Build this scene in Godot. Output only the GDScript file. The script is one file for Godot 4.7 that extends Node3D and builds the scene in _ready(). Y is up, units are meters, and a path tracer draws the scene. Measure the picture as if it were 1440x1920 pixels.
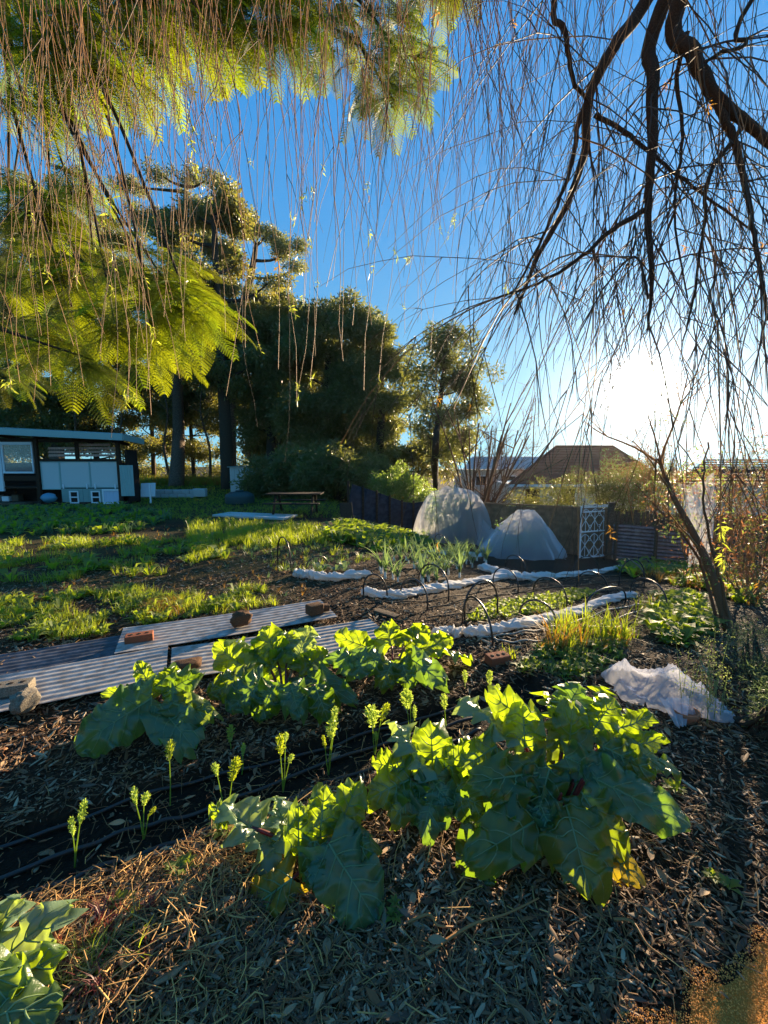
extends Node3D

# A mulched vegetable garden at low sun, seen from under a bare weeping willow. y is up, metres.

const SUN := Vector3(0.553, 0.188, -0.812)   # towards the sun
const GLARE := Vector3(0.506, 0.145, -0.850)   # the middle of its bright halo in the air
const EXPO := 3.8

var rng := RandomNumberGenerator.new()
var nz := FastNoiseLite.new()
var M := {}
var used := {}


class MB:
	var v := PackedVector3Array()
	var c := PackedColorArray()
	var ix := PackedInt32Array()
	var col := Color.WHITE

	func vert(p: Vector3) -> int:
		v.append(p)
		c.append(col)
		return v.size() - 1

	func tri(a: int, b: int, d: int) -> void:   # counter-clockwise seen from the front
		ix.append(a)
		ix.append(d)
		ix.append(b)

	func quad(a: int, b: int, d: int, e: int) -> void:
		tri(a, b, d)
		tri(a, d, e)

	func quad_out(a: int, b: int, d: int, e: int, mid: Vector3) -> void:
		var n := (v[b] - v[a]).cross(v[d] - v[a])
		if n.length_squared() < 1e-16:
			n = (v[d] - v[a]).cross(v[e] - v[a])
		if n.dot((v[a] + v[b] + v[d] + v[e]) * 0.25 - mid) >= 0.0:
			quad(a, b, d, e)
		else:
			quad(e, d, b, a)

	func tube(pts: Array, radii: Array, sides := 6, cap := true) -> void:
		var n := pts.size()
		var side := Vector3.ZERO
		var first := v.size()
		for i in n:
			var t: Vector3 = (pts[mini(i + 1, n - 1)] - pts[maxi(i - 1, 0)])
			t = t.normalized()
			if t == Vector3.ZERO:
				t = Vector3.UP
			if i == 0:
				side = t.cross(Vector3(0.13, 0.2, 0.97)).normalized()
				if side == Vector3.ZERO:
					side = t.cross(Vector3.RIGHT).normalized()
			side = (side - t * side.dot(t)).normalized()
			var up := t.cross(side)
			var r: float = radii[mini(i, radii.size() - 1)]
			for k in sides:
				var a := TAU * k / sides
				vert(pts[i] + (side * cos(a) + up * sin(a)) * r)
		for i in n - 1:
			for k in sides:
				var a := first + i * sides + k
				var b := first + i * sides + (k + 1) % sides
				quad(a, b, b + sides, a + sides)
		if cap:
			var s := vert(pts[0])
			var e := vert(pts[n - 1])
			var l := first + (n - 1) * sides
			for k in sides:
				tri(s, first + (k + 1) % sides, first + k)
				tri(e, l + k, l + (k + 1) % sides)

	func box(t: Transform3D, size: Vector3, b := 0.004) -> void:
		var h := size * 0.5
		b = minf(b, minf(h.x, minf(h.y, h.z)) * 0.6)
		var f := v.size()
		for i in 8:
			var s := Vector3(1 if i & 1 else -1, 1 if i & 2 else -1, 1 if i & 4 else -1)
			for a in 3:
				var p := Vector3(s.x * (h.x - b), s.y * (h.y - b), s.z * (h.z - b))
				p[a] = s[a] * h[a]
				vert(t * p)
		var mid := t.origin
		for a in 3:
			var p := (a + 1) % 3
			var q := (a + 2) % 3
			for s in 2:
				var base := s << a
				quad_out(f + base * 3 + a, f + (base | 1 << p) * 3 + a, f + (base | 1 << p | 1 << q) * 3 + a, f + (base | 1 << q) * 3 + a, mid)
			for k in 4:   # the edges along axis a
				var e := ((k & 1) << p) | ((k >> 1) << q)
				var e2 := e | (1 << a)
				quad_out(f + e * 3 + p, f + e2 * 3 + p, f + e2 * 3 + q, f + e * 3 + q, mid)
		for i in 8:
			var n := (v[f + i * 3 + 1] - v[f + i * 3]).cross(v[f + i * 3 + 2] - v[f + i * 3])
			if n.dot(v[f + i * 3] - mid) >= 0:
				tri(f + i * 3, f + i * 3 + 1, f + i * 3 + 2)
			else:
				tri(f + i * 3, f + i * 3 + 2, f + i * 3 + 1)

	func bar(a: Vector3, b: Vector3, w: float, d: float, bevel := 0.004) -> void:   # a box from a to b, w across, d deep
		var z := (b - a).normalized()
		var x := Vector3.UP.cross(z)
		if x.length() < 0.05:
			x = Vector3.RIGHT
		x = x.normalized()
		var y := z.cross(x)
		box(Transform3D(Basis(x, y, z), (a + b) * 0.5), Vector3(w, d, a.distance_to(b)), bevel)

	func grid(nx: int, ny: int, at: Callable) -> void:   # at(i, j); right = +i, up = +j faces the viewer
		var f := v.size()
		for j in ny + 1:
			for i in nx + 1:
				vert((at as Callable).call(i, j))
		for j in ny:
			for i in nx:
				var a := f + j * (nx + 1) + i
				quad(a, a + 1, a + nx + 2, a + nx + 1)

	func mesh(mat: Material) -> ArrayMesh:
		var nn := PackedVector3Array()
		nn.resize(v.size())
		for k in range(0, ix.size(), 3):
			var a := ix[k]
			var b := ix[k + 1]
			var d := ix[k + 2]
			var n := (v[d] - v[a]).cross(v[b] - v[a])
			nn[a] += n
			nn[b] += n
			nn[d] += n
		for k in nn.size():
			nn[k] = nn[k].normalized() if nn[k].length_squared() > 1e-24 else Vector3.UP
		var arr := []
		arr.resize(Mesh.ARRAY_MAX)
		arr[Mesh.ARRAY_VERTEX] = v
		arr[Mesh.ARRAY_NORMAL] = nn
		arr[Mesh.ARRAY_COLOR] = c
		arr[Mesh.ARRAY_INDEX] = ix
		var m := ArrayMesh.new()
		m.add_surface_from_arrays(Mesh.PRIMITIVE_TRIANGLES, arr)
		m.surface_set_material(0, mat)
		return m


# ---------------------------------------------------------------- helpers

func rf(a: float, b: float) -> float:
	return rng.randf_range(a, b)

func rv(s := 1.0) -> Vector3:
	return Vector3(rf(-s, s), rf(-s, s), rf(-s, s))

func ball() -> Vector3:
	while true:
		var p := rv()
		if p.length_squared() <= 1.0:
			return p
	return Vector3.ZERO

func numbered(called: String, parent: Node) -> String:
	var key := str(parent.get_instance_id()) + called
	var n: int = used.get(key, 0)
	used[key] = n + 1
	return called if n == 0 else called + "_%03d" % n

func tag(o: Node, label: String, category := "", group := "", kind := "") -> void:
	if label:
		o.set_meta("label", label)
	if category:
		o.set_meta("category", category)
	if group:
		o.set_meta("group", group)
	if kind:
		o.set_meta("kind", kind)

func thing(called: String, label: String, category: String, at := Vector3.ZERO, group := "") -> Node3D:
	var o := Node3D.new()
	o.name = numbered(called, self)
	add_child(o)
	o.position = at
	tag(o, label, category, group)
	return o

func origin_of(parent: Node3D) -> Vector3:
	var p := Vector3.ZERO
	var n: Node = parent
	while n != null and n != self:
		p += (n as Node3D).position
		n = n.get_parent()
	return p

func put(called: String, mb: MB, mat: Material, parent: Node3D = null) -> MeshInstance3D:   # mb in world metres
	var o := MeshInstance3D.new()
	var to: Node3D = parent if parent else self
	o.mesh = mb.mesh(mat)
	o.name = numbered(called, to)
	to.add_child(o)
	o.position = -origin_of(to)
	return o

func place(called: String, mesh: Mesh, xf: Transform3D, parent: Node3D = null, mat: Material = null) -> MeshInstance3D:   # xf in the world
	var o := MeshInstance3D.new()
	var to: Node3D = parent if parent else self
	o.mesh = mesh
	if mat:
		o.material_override = mat
	o.name = numbered(called, to)
	to.add_child(o)
	xf.origin -= origin_of(to)
	o.transform = xf
	return o

func many(called: String, mesh: Mesh, xfs: Array, cols: Array, parent: Node3D = null) -> MultiMeshInstance3D:
	var mm := MultiMesh.new()
	mm.transform_format = MultiMesh.TRANSFORM_3D
	mm.use_colors = cols.size() > 0
	mm.mesh = mesh
	mm.instance_count = xfs.size()
	var to: Node3D = parent if parent else self
	var off := origin_of(to)
	for i in xfs.size():
		var t: Transform3D = xfs[i]
		t.origin -= off
		mm.set_instance_transform(i, t)
		if cols.size() > 0:
			mm.set_instance_color(i, cols[i])
	var o := MultiMeshInstance3D.new()
	o.multimesh = mm
	o.name = numbered(called, to)
	to.add_child(o)
	o.set_meta("kind", "stuff")
	return o

func lin(r: float, g: float, b: float, a := 1.0) -> Color:
	var k := Color(r, g, b).linear_to_srgb()
	k.a = a
	return k

func mat(called: String, r: float, g: float, b: float, rough := 0.8, spec := 0.5) -> StandardMaterial3D:
	var m := StandardMaterial3D.new()
	m.resource_name = called
	m.albedo_color = lin(r, g, b)
	m.roughness = rough
	m.metallic_specular = spec
	m.cull_mode = BaseMaterial3D.CULL_DISABLED
	M[called] = m
	return m

func leafy(called: String, r: float, g: float, b: float, br: float, bg: float, bb: float, rough := 0.45) -> StandardMaterial3D:
	var m := mat(called, r, g, b, rough)
	m.backlight_enabled = true
	m.backlight = lin(br, bg, bb)
	return m

func ntex(freq: float, lo: Color, hi: Color, seedn := 1, octaves := 4, as_normal := false, kind := FastNoiseLite.TYPE_SIMPLEX_SMOOTH, size := 512) -> NoiseTexture2D:
	var n := FastNoiseLite.new()
	n.seed = seedn
	n.noise_type = kind
	n.frequency = freq
	n.fractal_octaves = octaves
	var t := NoiseTexture2D.new()
	t.width = size
	t.height = size
	t.seamless = true
	t.noise = n
	if as_normal:
		t.as_normal_map = true
		t.bump_strength = 6.0
	else:
		var g := Gradient.new()
		g.set_color(0, lo)
		g.set_color(1, hi)
		t.color_ramp = g
	return t

func textured(m: StandardMaterial3D, t: Texture2D, scale: float, normal: Texture2D = null, ns := 0.6) -> StandardMaterial3D:
	m.albedo_texture = t
	m.uv1_triplanar = true
	m.uv1_world_triplanar = true
	m.uv1_scale = Vector3.ONE * scale
	if normal:
		m.normal_enabled = true
		m.normal_texture = normal
		m.normal_scale = ns
	return m

func hgt(x: float, z: float) -> float:
	var d := 0.51 * x - 0.86 * z
	var y := -0.8 * clampf((d - 4.2) / 7.6, 0.0, 1.35) * smoothstep(-2.5, 1.2, x) + 0.55 * smoothstep(17.0, 34.0, -z) * (1.0 - smoothstep(-3.0, 3.0, x))
	if absf(x) < 25.0 and absf(z) < 30.0:
		y += nz.get_noise_2d(x * 60.0, z * 60.0) * 0.03 + nz.get_noise_2d(x * 260.0, z * 260.0) * 0.012
		var q := x * 0.437 + z * 0.9
		if x < 1.2 and z > -3.6:
			y -= 0.05 * smoothstep(-2.40, -2.30, q) * (1.0 - smoothstep(-2.0, -1.90, q))
			y += 0.11 * smoothstep(-1.93, -1.40, q) * (1.0 - smoothstep(-1.40, -0.95, q)) * (1.0 - smoothstep(-0.75, -0.38, x))
	return y

func gp(p: Vector3, up := 0.0) -> Vector3:
	return Vector3(p.x, hgt(p.x, p.z) + up, p.z)

func in_poly(poly: PackedVector2Array, x: float, z: float) -> bool:
	return Geometry2D.is_point_in_polygon(Vector2(x, z), poly)

func poly_of(pts: Array) -> PackedVector2Array:
	var p := PackedVector2Array()
	for q: Vector3 in pts:
		p.append(Vector2(q.x, q.z))
	return p

func spots(poly: PackedVector2Array, n: int) -> Array:
	var lo := poly[0]
	var hi := poly[0]
	for p in poly:
		lo = lo.min(p)
		hi = hi.max(p)
	var out := []
	var tries := 0
	while out.size() < n and tries < n * 30:
		tries += 1
		var x := rf(lo.x, hi.x)
		var z := rf(lo.y, hi.y)
		if in_poly(poly, x, z):
			out.append(Vector3(x, hgt(x, z), z))
	return out

func catmull(pts: Array, per := 6) -> Array:
	var out := []
	var n := pts.size()
	for i in n - 1:
		var a: Vector3 = pts[maxi(i - 1, 0)]
		var b: Vector3 = pts[i]
		var d: Vector3 = pts[i + 1]
		var e: Vector3 = pts[mini(i + 2, n - 1)]
		for k in per:
			out.append(b.cubic_interpolate(d, a, e, float(k) / per))
	out.append(pts[n - 1])
	return out

func taper(n: int, r0: float, r1: float) -> Array:
	var out := []
	for i in n:
		out.append(lerpf(r0, r1, float(i) / maxf(1, n - 1)))
	return out

func yaw(a: float, s := 1.0) -> Basis:
	return Basis(Vector3.UP, a) * Basis.from_scale(Vector3(s, s, s))


# ---------------------------------------------------------------- the scene

func _ready() -> void:
	rng.seed = 20240
	nz.seed = 5
	nz.frequency = 0.01
	nz.fractal_octaves = 3
	camera_and_light()
	materials()
	ground()
	far_houses()
	fences()
	garden_shed()
	far_trees()
	right_shrubs()
	far_things()
	netted_shrubs()
	beds()
	sheets()
	mid_plants()
	rhubarb()
	seedlings()
	near_litter()
	feathery_tree()
	willow()


func camera_and_light() -> void:
	var cam := Camera3D.new()
	cam.name = "camera"
	add_child(cam)
	cam.position = Vector3(0, 1.7, 0)
	cam.rotation.x = -atan(90.0 / 780.0)
	cam.fov = rad_to_deg(2.0 * atan(960.0 / 780.0))
	cam.near = 0.05
	cam.far = 1500.0
	cam.current = true

	var w := 1024
	var h := 512
	var im := Image.create(w, h, false, Image.FORMAT_RGBF)
	var s := GLARE.normalized()
	for j in h:
		var el := PI * (0.5 - (j + 0.5) / h)
		for i in w:
			var az := TAU * (i + 0.5) / w
			var d := Vector3(sin(az) * cos(el), sin(el), -cos(az) * cos(el))
			var t := clampf(sin(maxf(el, 0.0)), 0.0, 1.0)
			var k := pow(1.0 - t, 3.0)
			var col := Vector3(0.0095, 0.078, 0.205).lerp(Vector3(0.085, 0.20, 0.245), k)
			var th := rad_to_deg(s.angle_to(d))
			col += Vector3(0.075, 0.105, 0.115) * exp(-th / 15.0)
			col += Vector3(0.24, 0.23, 0.20) * exp(-th / 4.5)
			col += Vector3(9.0, 8.4, 7.4) * exp(-pow(th / 2.0, 2.0))
			im.set_pixel(i, j, Color(col.x, col.y, col.z))
	var pano := PanoramaSkyMaterial.new()
	pano.panorama = ImageTexture.create_from_image(im)
	var sky := Sky.new()
	sky.sky_material = pano
	var env := Environment.new()
	env.background_mode = Environment.BG_SKY
	env.sky = sky
	env.tonemap_mode = Environment.TONE_MAPPER_LINEAR
	env.tonemap_exposure = EXPO
	env.volumetric_fog_enabled = true   # thin bright air towards the low sun
	env.volumetric_fog_density = 0.00014
	env.volumetric_fog_albedo = Color(0.97, 0.98, 1.0)
	env.volumetric_fog_anisotropy = 0.75
	env.sdfgi_enabled = true
	env.ssao_enabled = true
	env.ssil_enabled = true
	var we := WorldEnvironment.new()
	we.name = "world_environment"
	we.environment = env
	add_child(we)

	var sun := DirectionalLight3D.new()
	sun.name = "sun"
	add_child(sun)
	sun.look_at_from_position(Vector3.ZERO, -SUN, Vector3.UP)
	sun.light_energy = 1.6
	sun.light_color = Color(1.0, 0.89, 0.73)
	sun.light_angular_distance = 0.5
	sun.shadow_enabled = true


func materials() -> void:
	var g := mat("ground_soil", 1, 1, 1, 0.95, 0.3)
	g.vertex_color_use_as_albedo = true
	textured(g, ntex(0.03, Color(0.45, 0.43, 0.40), Color(1, 1, 1), 3, 5), 1.7, ntex(0.06, Color.BLACK, Color.WHITE, 9, 5, true), 1.2)
	var lit := mat("litter", 1, 1, 1, 0.75, 0.4)
	lit.vertex_color_use_as_albedo = true
	var gr := mat("gravel", 0.82, 0.37, 0.07, 0.95, 0.3)
	textured(gr, ntex(0.12, Color(0.6, 0.55, 0.5), Color(1, 1, 1), 31, 4), 3.0, ntex(0.1, Color.BLACK, Color.WHITE, 33, 4, true), 1.0)
	# leaves: base colour, then what passes through
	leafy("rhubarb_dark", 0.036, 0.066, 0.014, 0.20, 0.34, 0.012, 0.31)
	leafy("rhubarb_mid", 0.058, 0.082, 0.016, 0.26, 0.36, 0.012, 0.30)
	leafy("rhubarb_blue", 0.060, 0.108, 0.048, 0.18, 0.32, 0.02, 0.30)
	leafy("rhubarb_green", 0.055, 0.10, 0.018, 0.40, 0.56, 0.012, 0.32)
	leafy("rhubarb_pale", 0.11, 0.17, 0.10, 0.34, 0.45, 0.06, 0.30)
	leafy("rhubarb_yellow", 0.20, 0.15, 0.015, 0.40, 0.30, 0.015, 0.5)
	var crinkle := ntex(0.022, Color.BLACK, Color.WHITE, 61, 4, true)
	for k in ["dark", "mid", "blue", "green", "pale", "yellow"]:
		var lm: StandardMaterial3D = M["rhubarb_" + k]
		lm.normal_enabled = true
		lm.normal_texture = crinkle
		lm.normal_scale = 0.55
		lm.uv1_triplanar = true
		lm.uv1_scale = Vector3.ONE * 5.0
	leafy("rhubarb_vein", 0.17, 0.24, 0.10, 0.22, 0.28, 0.04, 0.4)
	leafy("rhubarb_stalk", 0.17, 0.10, 0.035, 0.2, 0.1, 0.03, 0.4)
	leafy("rhubarb_red", 0.10, 0.015, 0.012, 0.25, 0.02, 0.02, 0.5)
	leafy("frond", 0.070, 0.095, 0.014, 0.42, 0.48, 0.012, 0.65)
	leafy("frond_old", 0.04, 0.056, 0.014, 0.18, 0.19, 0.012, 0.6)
	leafy("frond_green", 0.065, 0.115, 0.016, 0.40, 0.54, 0.015, 0.65)
	leafy("grass", 0.09, 0.125, 0.016, 0.50, 0.60, 0.02, 0.45)
	leafy("grass_blue", 0.045, 0.085, 0.045, 0.14, 0.24, 0.07, 0.5)
	leafy("weed", 0.08, 0.115, 0.018, 0.42, 0.54, 0.02, 0.72)
	leafy("seedling", 0.16, 0.26, 0.05, 0.52, 0.66, 0.08, 0.5)
	leafy("leek", 0.06, 0.10, 0.055, 0.2, 0.3, 0.08, 0.4)
	leafy("willow_leaf", 0.16, 0.21, 0.04, 0.55, 0.62, 0.05, 0.4)
	leafy("dry_leaf", 0.22, 0.11, 0.02, 0.5, 0.25, 0.02, 0.6)
	leafy("gum_leaf", 0.080, 0.098, 0.032, 0.26, 0.27, 0.06, 0.42)
	leafy("oak_needle", 0.065, 0.082, 0.024, 0.24, 0.25, 0.04, 0.5)
	leafy("wood_leaf", 0.09, 0.092, 0.022, 0.34, 0.30, 0.04, 0.5)
	leafy("hedge_leaf", 0.04, 0.06, 0.018, 0.2, 0.2, 0.03, 0.5)
	leafy("citrus_leaf", 0.05, 0.10, 0.035, 0.3, 0.42, 0.05, 0.35)
	leafy("red_leaf", 0.11, 0.05, 0.03, 0.3, 0.13, 0.05, 0.5)
	leafy("fern_leaf", 0.04, 0.075, 0.038, 0.14, 0.2, 0.06, 0.6)
	leafy("beet_red", 0.10, 0.018, 0.018, 0.22, 0.04, 0.03, 0.5)
	leafy("nettle", 0.12, 0.16, 0.07, 0.36, 0.42, 0.1, 0.6)
	textured(mat("bark", 0.10, 0.075, 0.05, 0.9, 0.3), ntex(0.05, Color(0.5, 0.5, 0.5), Color(1, 1, 1), 12, 4), 4.0, ntex(0.05, Color.BLACK, Color.WHITE, 13, 4, true), 1.0)
	textured(mat("gum_bark", 0.20, 0.15, 0.10, 0.85, 0.3), ntex(0.02, Color(0.45, 0.4, 0.38), Color(1, 1, 1), 14, 4), 0.8)
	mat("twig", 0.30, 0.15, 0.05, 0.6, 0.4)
	textured(mat("red_bark", 0.32, 0.17, 0.09, 0.9, 0.3), ntex(0.05, Color(0.4, 0.4, 0.4), Color(1, 1, 1), 52, 4), 6.0, ntex(0.05, Color.BLACK, Color.WHITE, 13, 4, true), 1.0)
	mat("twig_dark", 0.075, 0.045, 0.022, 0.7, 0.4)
	# built things
	textured(mat("zinc", 0.48, 0.47, 0.45, 0.6, 0.5), ntex(0.012, Color(0.66, 0.60, 0.56), Color(1, 1, 1), 21, 5), 1.3)
	M.zinc.metallic = 0.2
	textured(mat("zinc_dark", 0.15, 0.145, 0.16, 0.6, 0.5), ntex(0.012, Color(0.4, 0.4, 0.42), Color(1, 1, 1), 22, 5), 1.3)
	M.zinc_dark.metallic = 0.3
	textured(mat("brick", 0.42, 0.14, 0.07, 0.9, 0.3), ntex(0.06, Color(0.6, 0.6, 0.6), Color(1, 1, 1), 23, 4), 6.0, ntex(0.09, Color.BLACK, Color.WHITE, 24, 4, true), 0.8)
	textured(mat("stone", 0.36, 0.32, 0.25, 0.9, 0.3), ntex(0.03, Color(0.45, 0.42, 0.4), Color(1, 1, 1), 25, 5), 5.0, ntex(0.06, Color.BLACK, Color.WHITE, 26, 4, true), 0.9)
	textured(mat("brown_stone", 0.20, 0.11, 0.06, 0.9, 0.3), ntex(0.03, Color(0.45, 0.42, 0.4), Color(1, 1, 1), 27, 5), 5.0, ntex(0.06, Color.BLACK, Color.WHITE, 28, 4, true), 0.9)
	mat("hose", 0.022, 0.018, 0.015, 0.5, 0.5)
	mat("hoop", 0.012, 0.012, 0.013, 0.32, 0.5)
	mat("pale_hose", 0.34, 0.30, 0.24, 0.6, 0.4)
	var net := mat("net", 0.84, 0.84, 0.88, 0.9, 0.2)
	net.transparency = BaseMaterial3D.TRANSPARENCY_ALPHA
	net.albedo_color.a = 0.27
	net.backlight_enabled = true
	net.backlight = lin(0.9, 0.9, 0.92)
	var heap := mat("net_heap", 0.78, 0.77, 0.82, 0.9, 0.2)
	heap.transparency = BaseMaterial3D.TRANSPARENCY_ALPHA
	heap.albedo_color.a = 0.5
	heap.backlight_enabled = true
	heap.backlight = lin(0.8, 0.8, 0.82)
	var roll := mat("white_net", 0.62, 0.60, 0.56, 0.9, 0.2)
	roll.backlight_enabled = true
	roll.backlight = lin(0.5, 0.48, 0.44)
	textured(mat("timber", 0.20, 0.15, 0.10, 0.85, 0.3), ntex(0.02, Color(0.5, 0.48, 0.46), Color(1, 1, 1), 41, 4), 3.0)
	textured(mat("dark_timber", 0.09, 0.055, 0.035, 0.85, 0.3), ntex(0.02, Color(0.5, 0.48, 0.46), Color(1, 1, 1), 42, 4), 2.0)
	textured(mat("fence_brown", 0.33, 0.18, 0.10, 0.8, 0.3), ntex(0.01, Color(0.7, 0.68, 0.66), Color(1, 1, 1), 43, 4), 0.9)
	textured(mat("fence_blue", 0.045, 0.055, 0.08, 0.8, 0.3), ntex(0.01, Color(0.6, 0.6, 0.62), Color(1, 1, 1), 44, 4), 0.9)
	textured(mat("fence_sheet", 0.30, 0.25, 0.24, 0.6, 0.4), ntex(0.012, Color(0.55, 0.5, 0.5), Color(1, 1, 1), 45, 4), 1.2)
	mat("shed_teal", 0.22, 0.34, 0.32, 0.7, 0.4)
	mat("shed_teal_light", 0.30, 0.44, 0.42, 0.6, 0.4)
	mat("white_paint", 0.72, 0.75, 0.78, 0.6, 0.4)
	mat("pale_blue_paint", 0.50, 0.58, 0.72, 0.6, 0.4)
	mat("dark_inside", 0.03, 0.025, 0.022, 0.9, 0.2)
	mat("pink_sheet", 0.75, 0.55, 0.47, 0.7, 0.3)
	M.pink_sheet.backlight_enabled = true
	M.pink_sheet.backlight = lin(0.7, 0.5, 0.42)
	var poly := mat("cloudy_sheet", 0.74, 0.80, 0.80, 0.35, 0.5)
	poly.transparency = BaseMaterial3D.TRANSPARENCY_ALPHA
	poly.albedo_color.a = 0.62
	var glass := mat("glass", 0.6, 0.7, 0.72, 0.06, 0.5)
	glass.transparency = BaseMaterial3D.TRANSPARENCY_ALPHA
	glass.albedo_color.a = 0.10
	mat("roof_tile", 0.22, 0.07, 0.035, 0.8, 0.3)
	mat("render_wall", 0.58, 0.54, 0.48, 0.8, 0.3)
	mat("concrete", 0.45, 0.45, 0.43, 0.85, 0.3)
	mat("tank", 0.02, 0.05, 0.05, 0.5, 0.4)
	mat("blue_plastic", 0.10, 0.28, 0.40, 0.4, 0.5)
	mat("terracotta", 0.36, 0.15, 0.08, 0.85, 0.3)
	mat("lattice_white", 0.74, 0.72, 0.70, 0.6, 0.4)
	mat("bulb_white", 0.75, 0.74, 0.66, 0.5, 0.4)


# ---------------------------------------------------------------- the ground

var GRASS := []     # [polygon, tufts]

func ground_color(x: float, z: float) -> Color:
	var n := nz.get_noise_2d(x * 40.0 + 300.0, z * 40.0)
	var n2 := nz.get_noise_2d(x * 150.0 + 100.0, z * 150.0 - 70.0)
	var c := Color(0.085, 0.044, 0.020) * (1.0 + 0.5 * n2)
	var q := x * 0.437 + z * 0.9
	if x < 1.3 and z > -3.8:
		c = c.lerp(Color(0.024, 0.016, 0.010), smoothstep(-2.42, -2.32, q) * (1.0 - smoothstep(-1.98, -1.92, q)))
		c = c.lerp(Color(0.17, 0.10, 0.03), 0.7 * smoothstep(-1.9, -1.7, q) * (1.0 - smoothstep(-1.2, -0.9, q)))
	if z < -4.4 and x > -0.6:
		c = c.lerp(Color(0.075, 0.044, 0.022), 0.7 * smoothstep(-0.6, 0.6, x))
	if x < -0.6:
		c = c.lerp(Color(0.12, 0.10, 0.03), smoothstep(4.4, 5.2, -z) * smoothstep(-0.6, -1.8, x) * clampf(0.55 + 1.4 * n, 0.0, 1.0))
	if -z > 15.0:
		c = c.lerp(Color(0.075, 0.12, 0.022), smoothstep(15.0, 19.0, -z))
	if -z > 31.0:
		c = c.lerp(Color(0.07, 0.055, 0.03), smoothstep(31.0, 35.0, -z))
	return c

func ground() -> void:
	var n := 200
	var lines := PackedFloat32Array()
	for i in range(-n, n + 1):
		lines.append(170.0 * sinh(7.0 * i / n) / sinh(7.0))
	var mb := MB.new()
	var w := lines.size()
	for j in w:
		for i in w:
			var x := lines[i]
			var z := -2.0 - lines[j]
			mb.col = ground_color(x, z)
			mb.vert(Vector3(x, hgt(x, z), z))
	for j in w - 1:
		for i in w - 1:
			var a := j * w + i
			mb.quad(a, a + 1, a + w + 1, a + w)
	tag(put("ground", mb, M.ground_soil), "brown mulched garden soil with beds, weeds and lawn", "ground", "", "structure")

	# orange crushed stone path in the near right corner
	var p := MB.new()
	var edge := func(x: float) -> float: return -1.04 - 0.34 * (x - 0.62) + nz.get_noise_2d(x * 400.0, 9.0) * 0.09
	p.grid(46, 22, func(i: int, j: int) -> Vector3:
		var x: float = 0.55 + 0.055 * i
		var t := j / 22.0
		var z: float = lerpf(0.6, edge.call(x), t)
		return Vector3(x, hgt(x, z) + 0.022 * minf(1.0, (1.0 - t) * 9.0) - 0.003 + 0.17 * (z - edge.call(x)) * smoothstep(0.0, 0.2, z - edge.call(x)) + nz.get_noise_2d(x * 900.0, z * 900.0) * 0.006, z))
	tag(put("gravel_path", p, M.gravel), "orange crushed stone path in the sunlit corner", "path", "", "structure")
	var grain := pebble(3)
	var xs := []
	var cs := []
	for k in 11000:
		var x := rf(0.55, 1.9)
		var z: float = edge.call(x) + absf(rng.randfn(0.0, 0.15)) - 0.015
		xs.append(Transform3D(Basis.from_euler(rv(3.0)) * Basis.from_scale(Vector3.ONE * rf(0.0008, 0.0024)), Vector3(x, hgt(x, z) + 0.018 + 0.17 * maxf(0.0, z - edge.call(x)), z)))
		cs.append(Color(0.82, 0.37, 0.08) * rf(0.6, 1.2))
	tag(many("gravel_grains", grain, xs, cs), "loose orange grains along the edge of the stone path", "gravel", "", "stuff")


func pebble(seedn: int) -> ArrayMesh:
	var mb := MB.new()
	var r := RandomNumberGenerator.new()
	r.seed = seedn
	for j in 5:
		for i in 7:
			var a := TAU * i / 7.0
			var b := PI * (j / 4.0 - 0.5)
			mb.vert(Vector3(cos(a) * cos(b), sin(b) * 0.8, sin(a) * cos(b)) * r.randf_range(0.8, 1.15))
	for j in 4:
		for i in 7:
			mb.quad_out(j * 7 + i, j * 7 + (i + 1) % 7, (j + 1) * 7 + (i + 1) % 7, (j + 1) * 7 + i, Vector3.ZERO)
	return mb.mesh(M.litter)


func rock(called: String, at: Vector3, size: Vector3, turn: float, m: Material, label: String, cat: String, seedn: int, rough := 0.22, group := "") -> MeshInstance3D:
	var n := FastNoiseLite.new()
	n.seed = seedn
	n.frequency = 0.9
	n.fractal_octaves = 4
	var mb := MB.new()
	var b := Basis(Vector3.UP, turn)
	for j in 15:
		for i in 22:
			var a := TAU * i / 22.0
			var e := PI * (j / 14.0 - 0.5)
			var d := Vector3(cos(a) * cos(e), sin(e), sin(a) * cos(e))
			var s := Vector3(pow(absf(d.x), 0.75) * signf(d.x), pow(absf(d.y), 0.75) * signf(d.y), pow(absf(d.z), 0.75) * signf(d.z))
			s *= 1.0 + rough * n.get_noise_3d(d.x * 1.4, d.y * 1.4, d.z * 1.4) * 2.0
			mb.vert(at + b * (s * size * 0.5) + Vector3(0, size.y * 0.44, 0))
	for j in 14:
		for i in 22:
			mb.quad_out(j * 22 + i, j * 22 + (i + 1) % 22, (j + 1) * 22 + (i + 1) % 22, (j + 1) * 22 + i, at + Vector3(0, size.y * 0.44, 0))
	var o := put(called, mb, m)
	tag(o, label, cat, group)
	return o


func brick_at(at: Vector3, turn: float, size: Vector3, m: Material, label: String, tilt := 0.0) -> Node3D:
	var o := thing("brick", label, "brick", at, "loose bricks used as weights")
	var mb := MB.new()
	var t := Transform3D(Basis(Vector3.UP, turn) * Basis(Vector3.RIGHT, tilt), at + Vector3(0, size.y * 0.5, 0))
	mb.box(t, size, 0.006)
	put("brick_body", mb, m, o)
	var holes := MB.new()
	for k in 3:
		var f := t * Vector3((k - 1) * size.x * 0.28, size.y * 0.5 + 0.0015, 0)
		holes.tube([f - t.basis.y * 0.003, f + t.basis.y * 0.001], [0.017, 0.017], 8)
	put("brick_hole", holes, M.dark_inside, o)
	return o


# ---------------------------------------------------------------- buildings and fences

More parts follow.
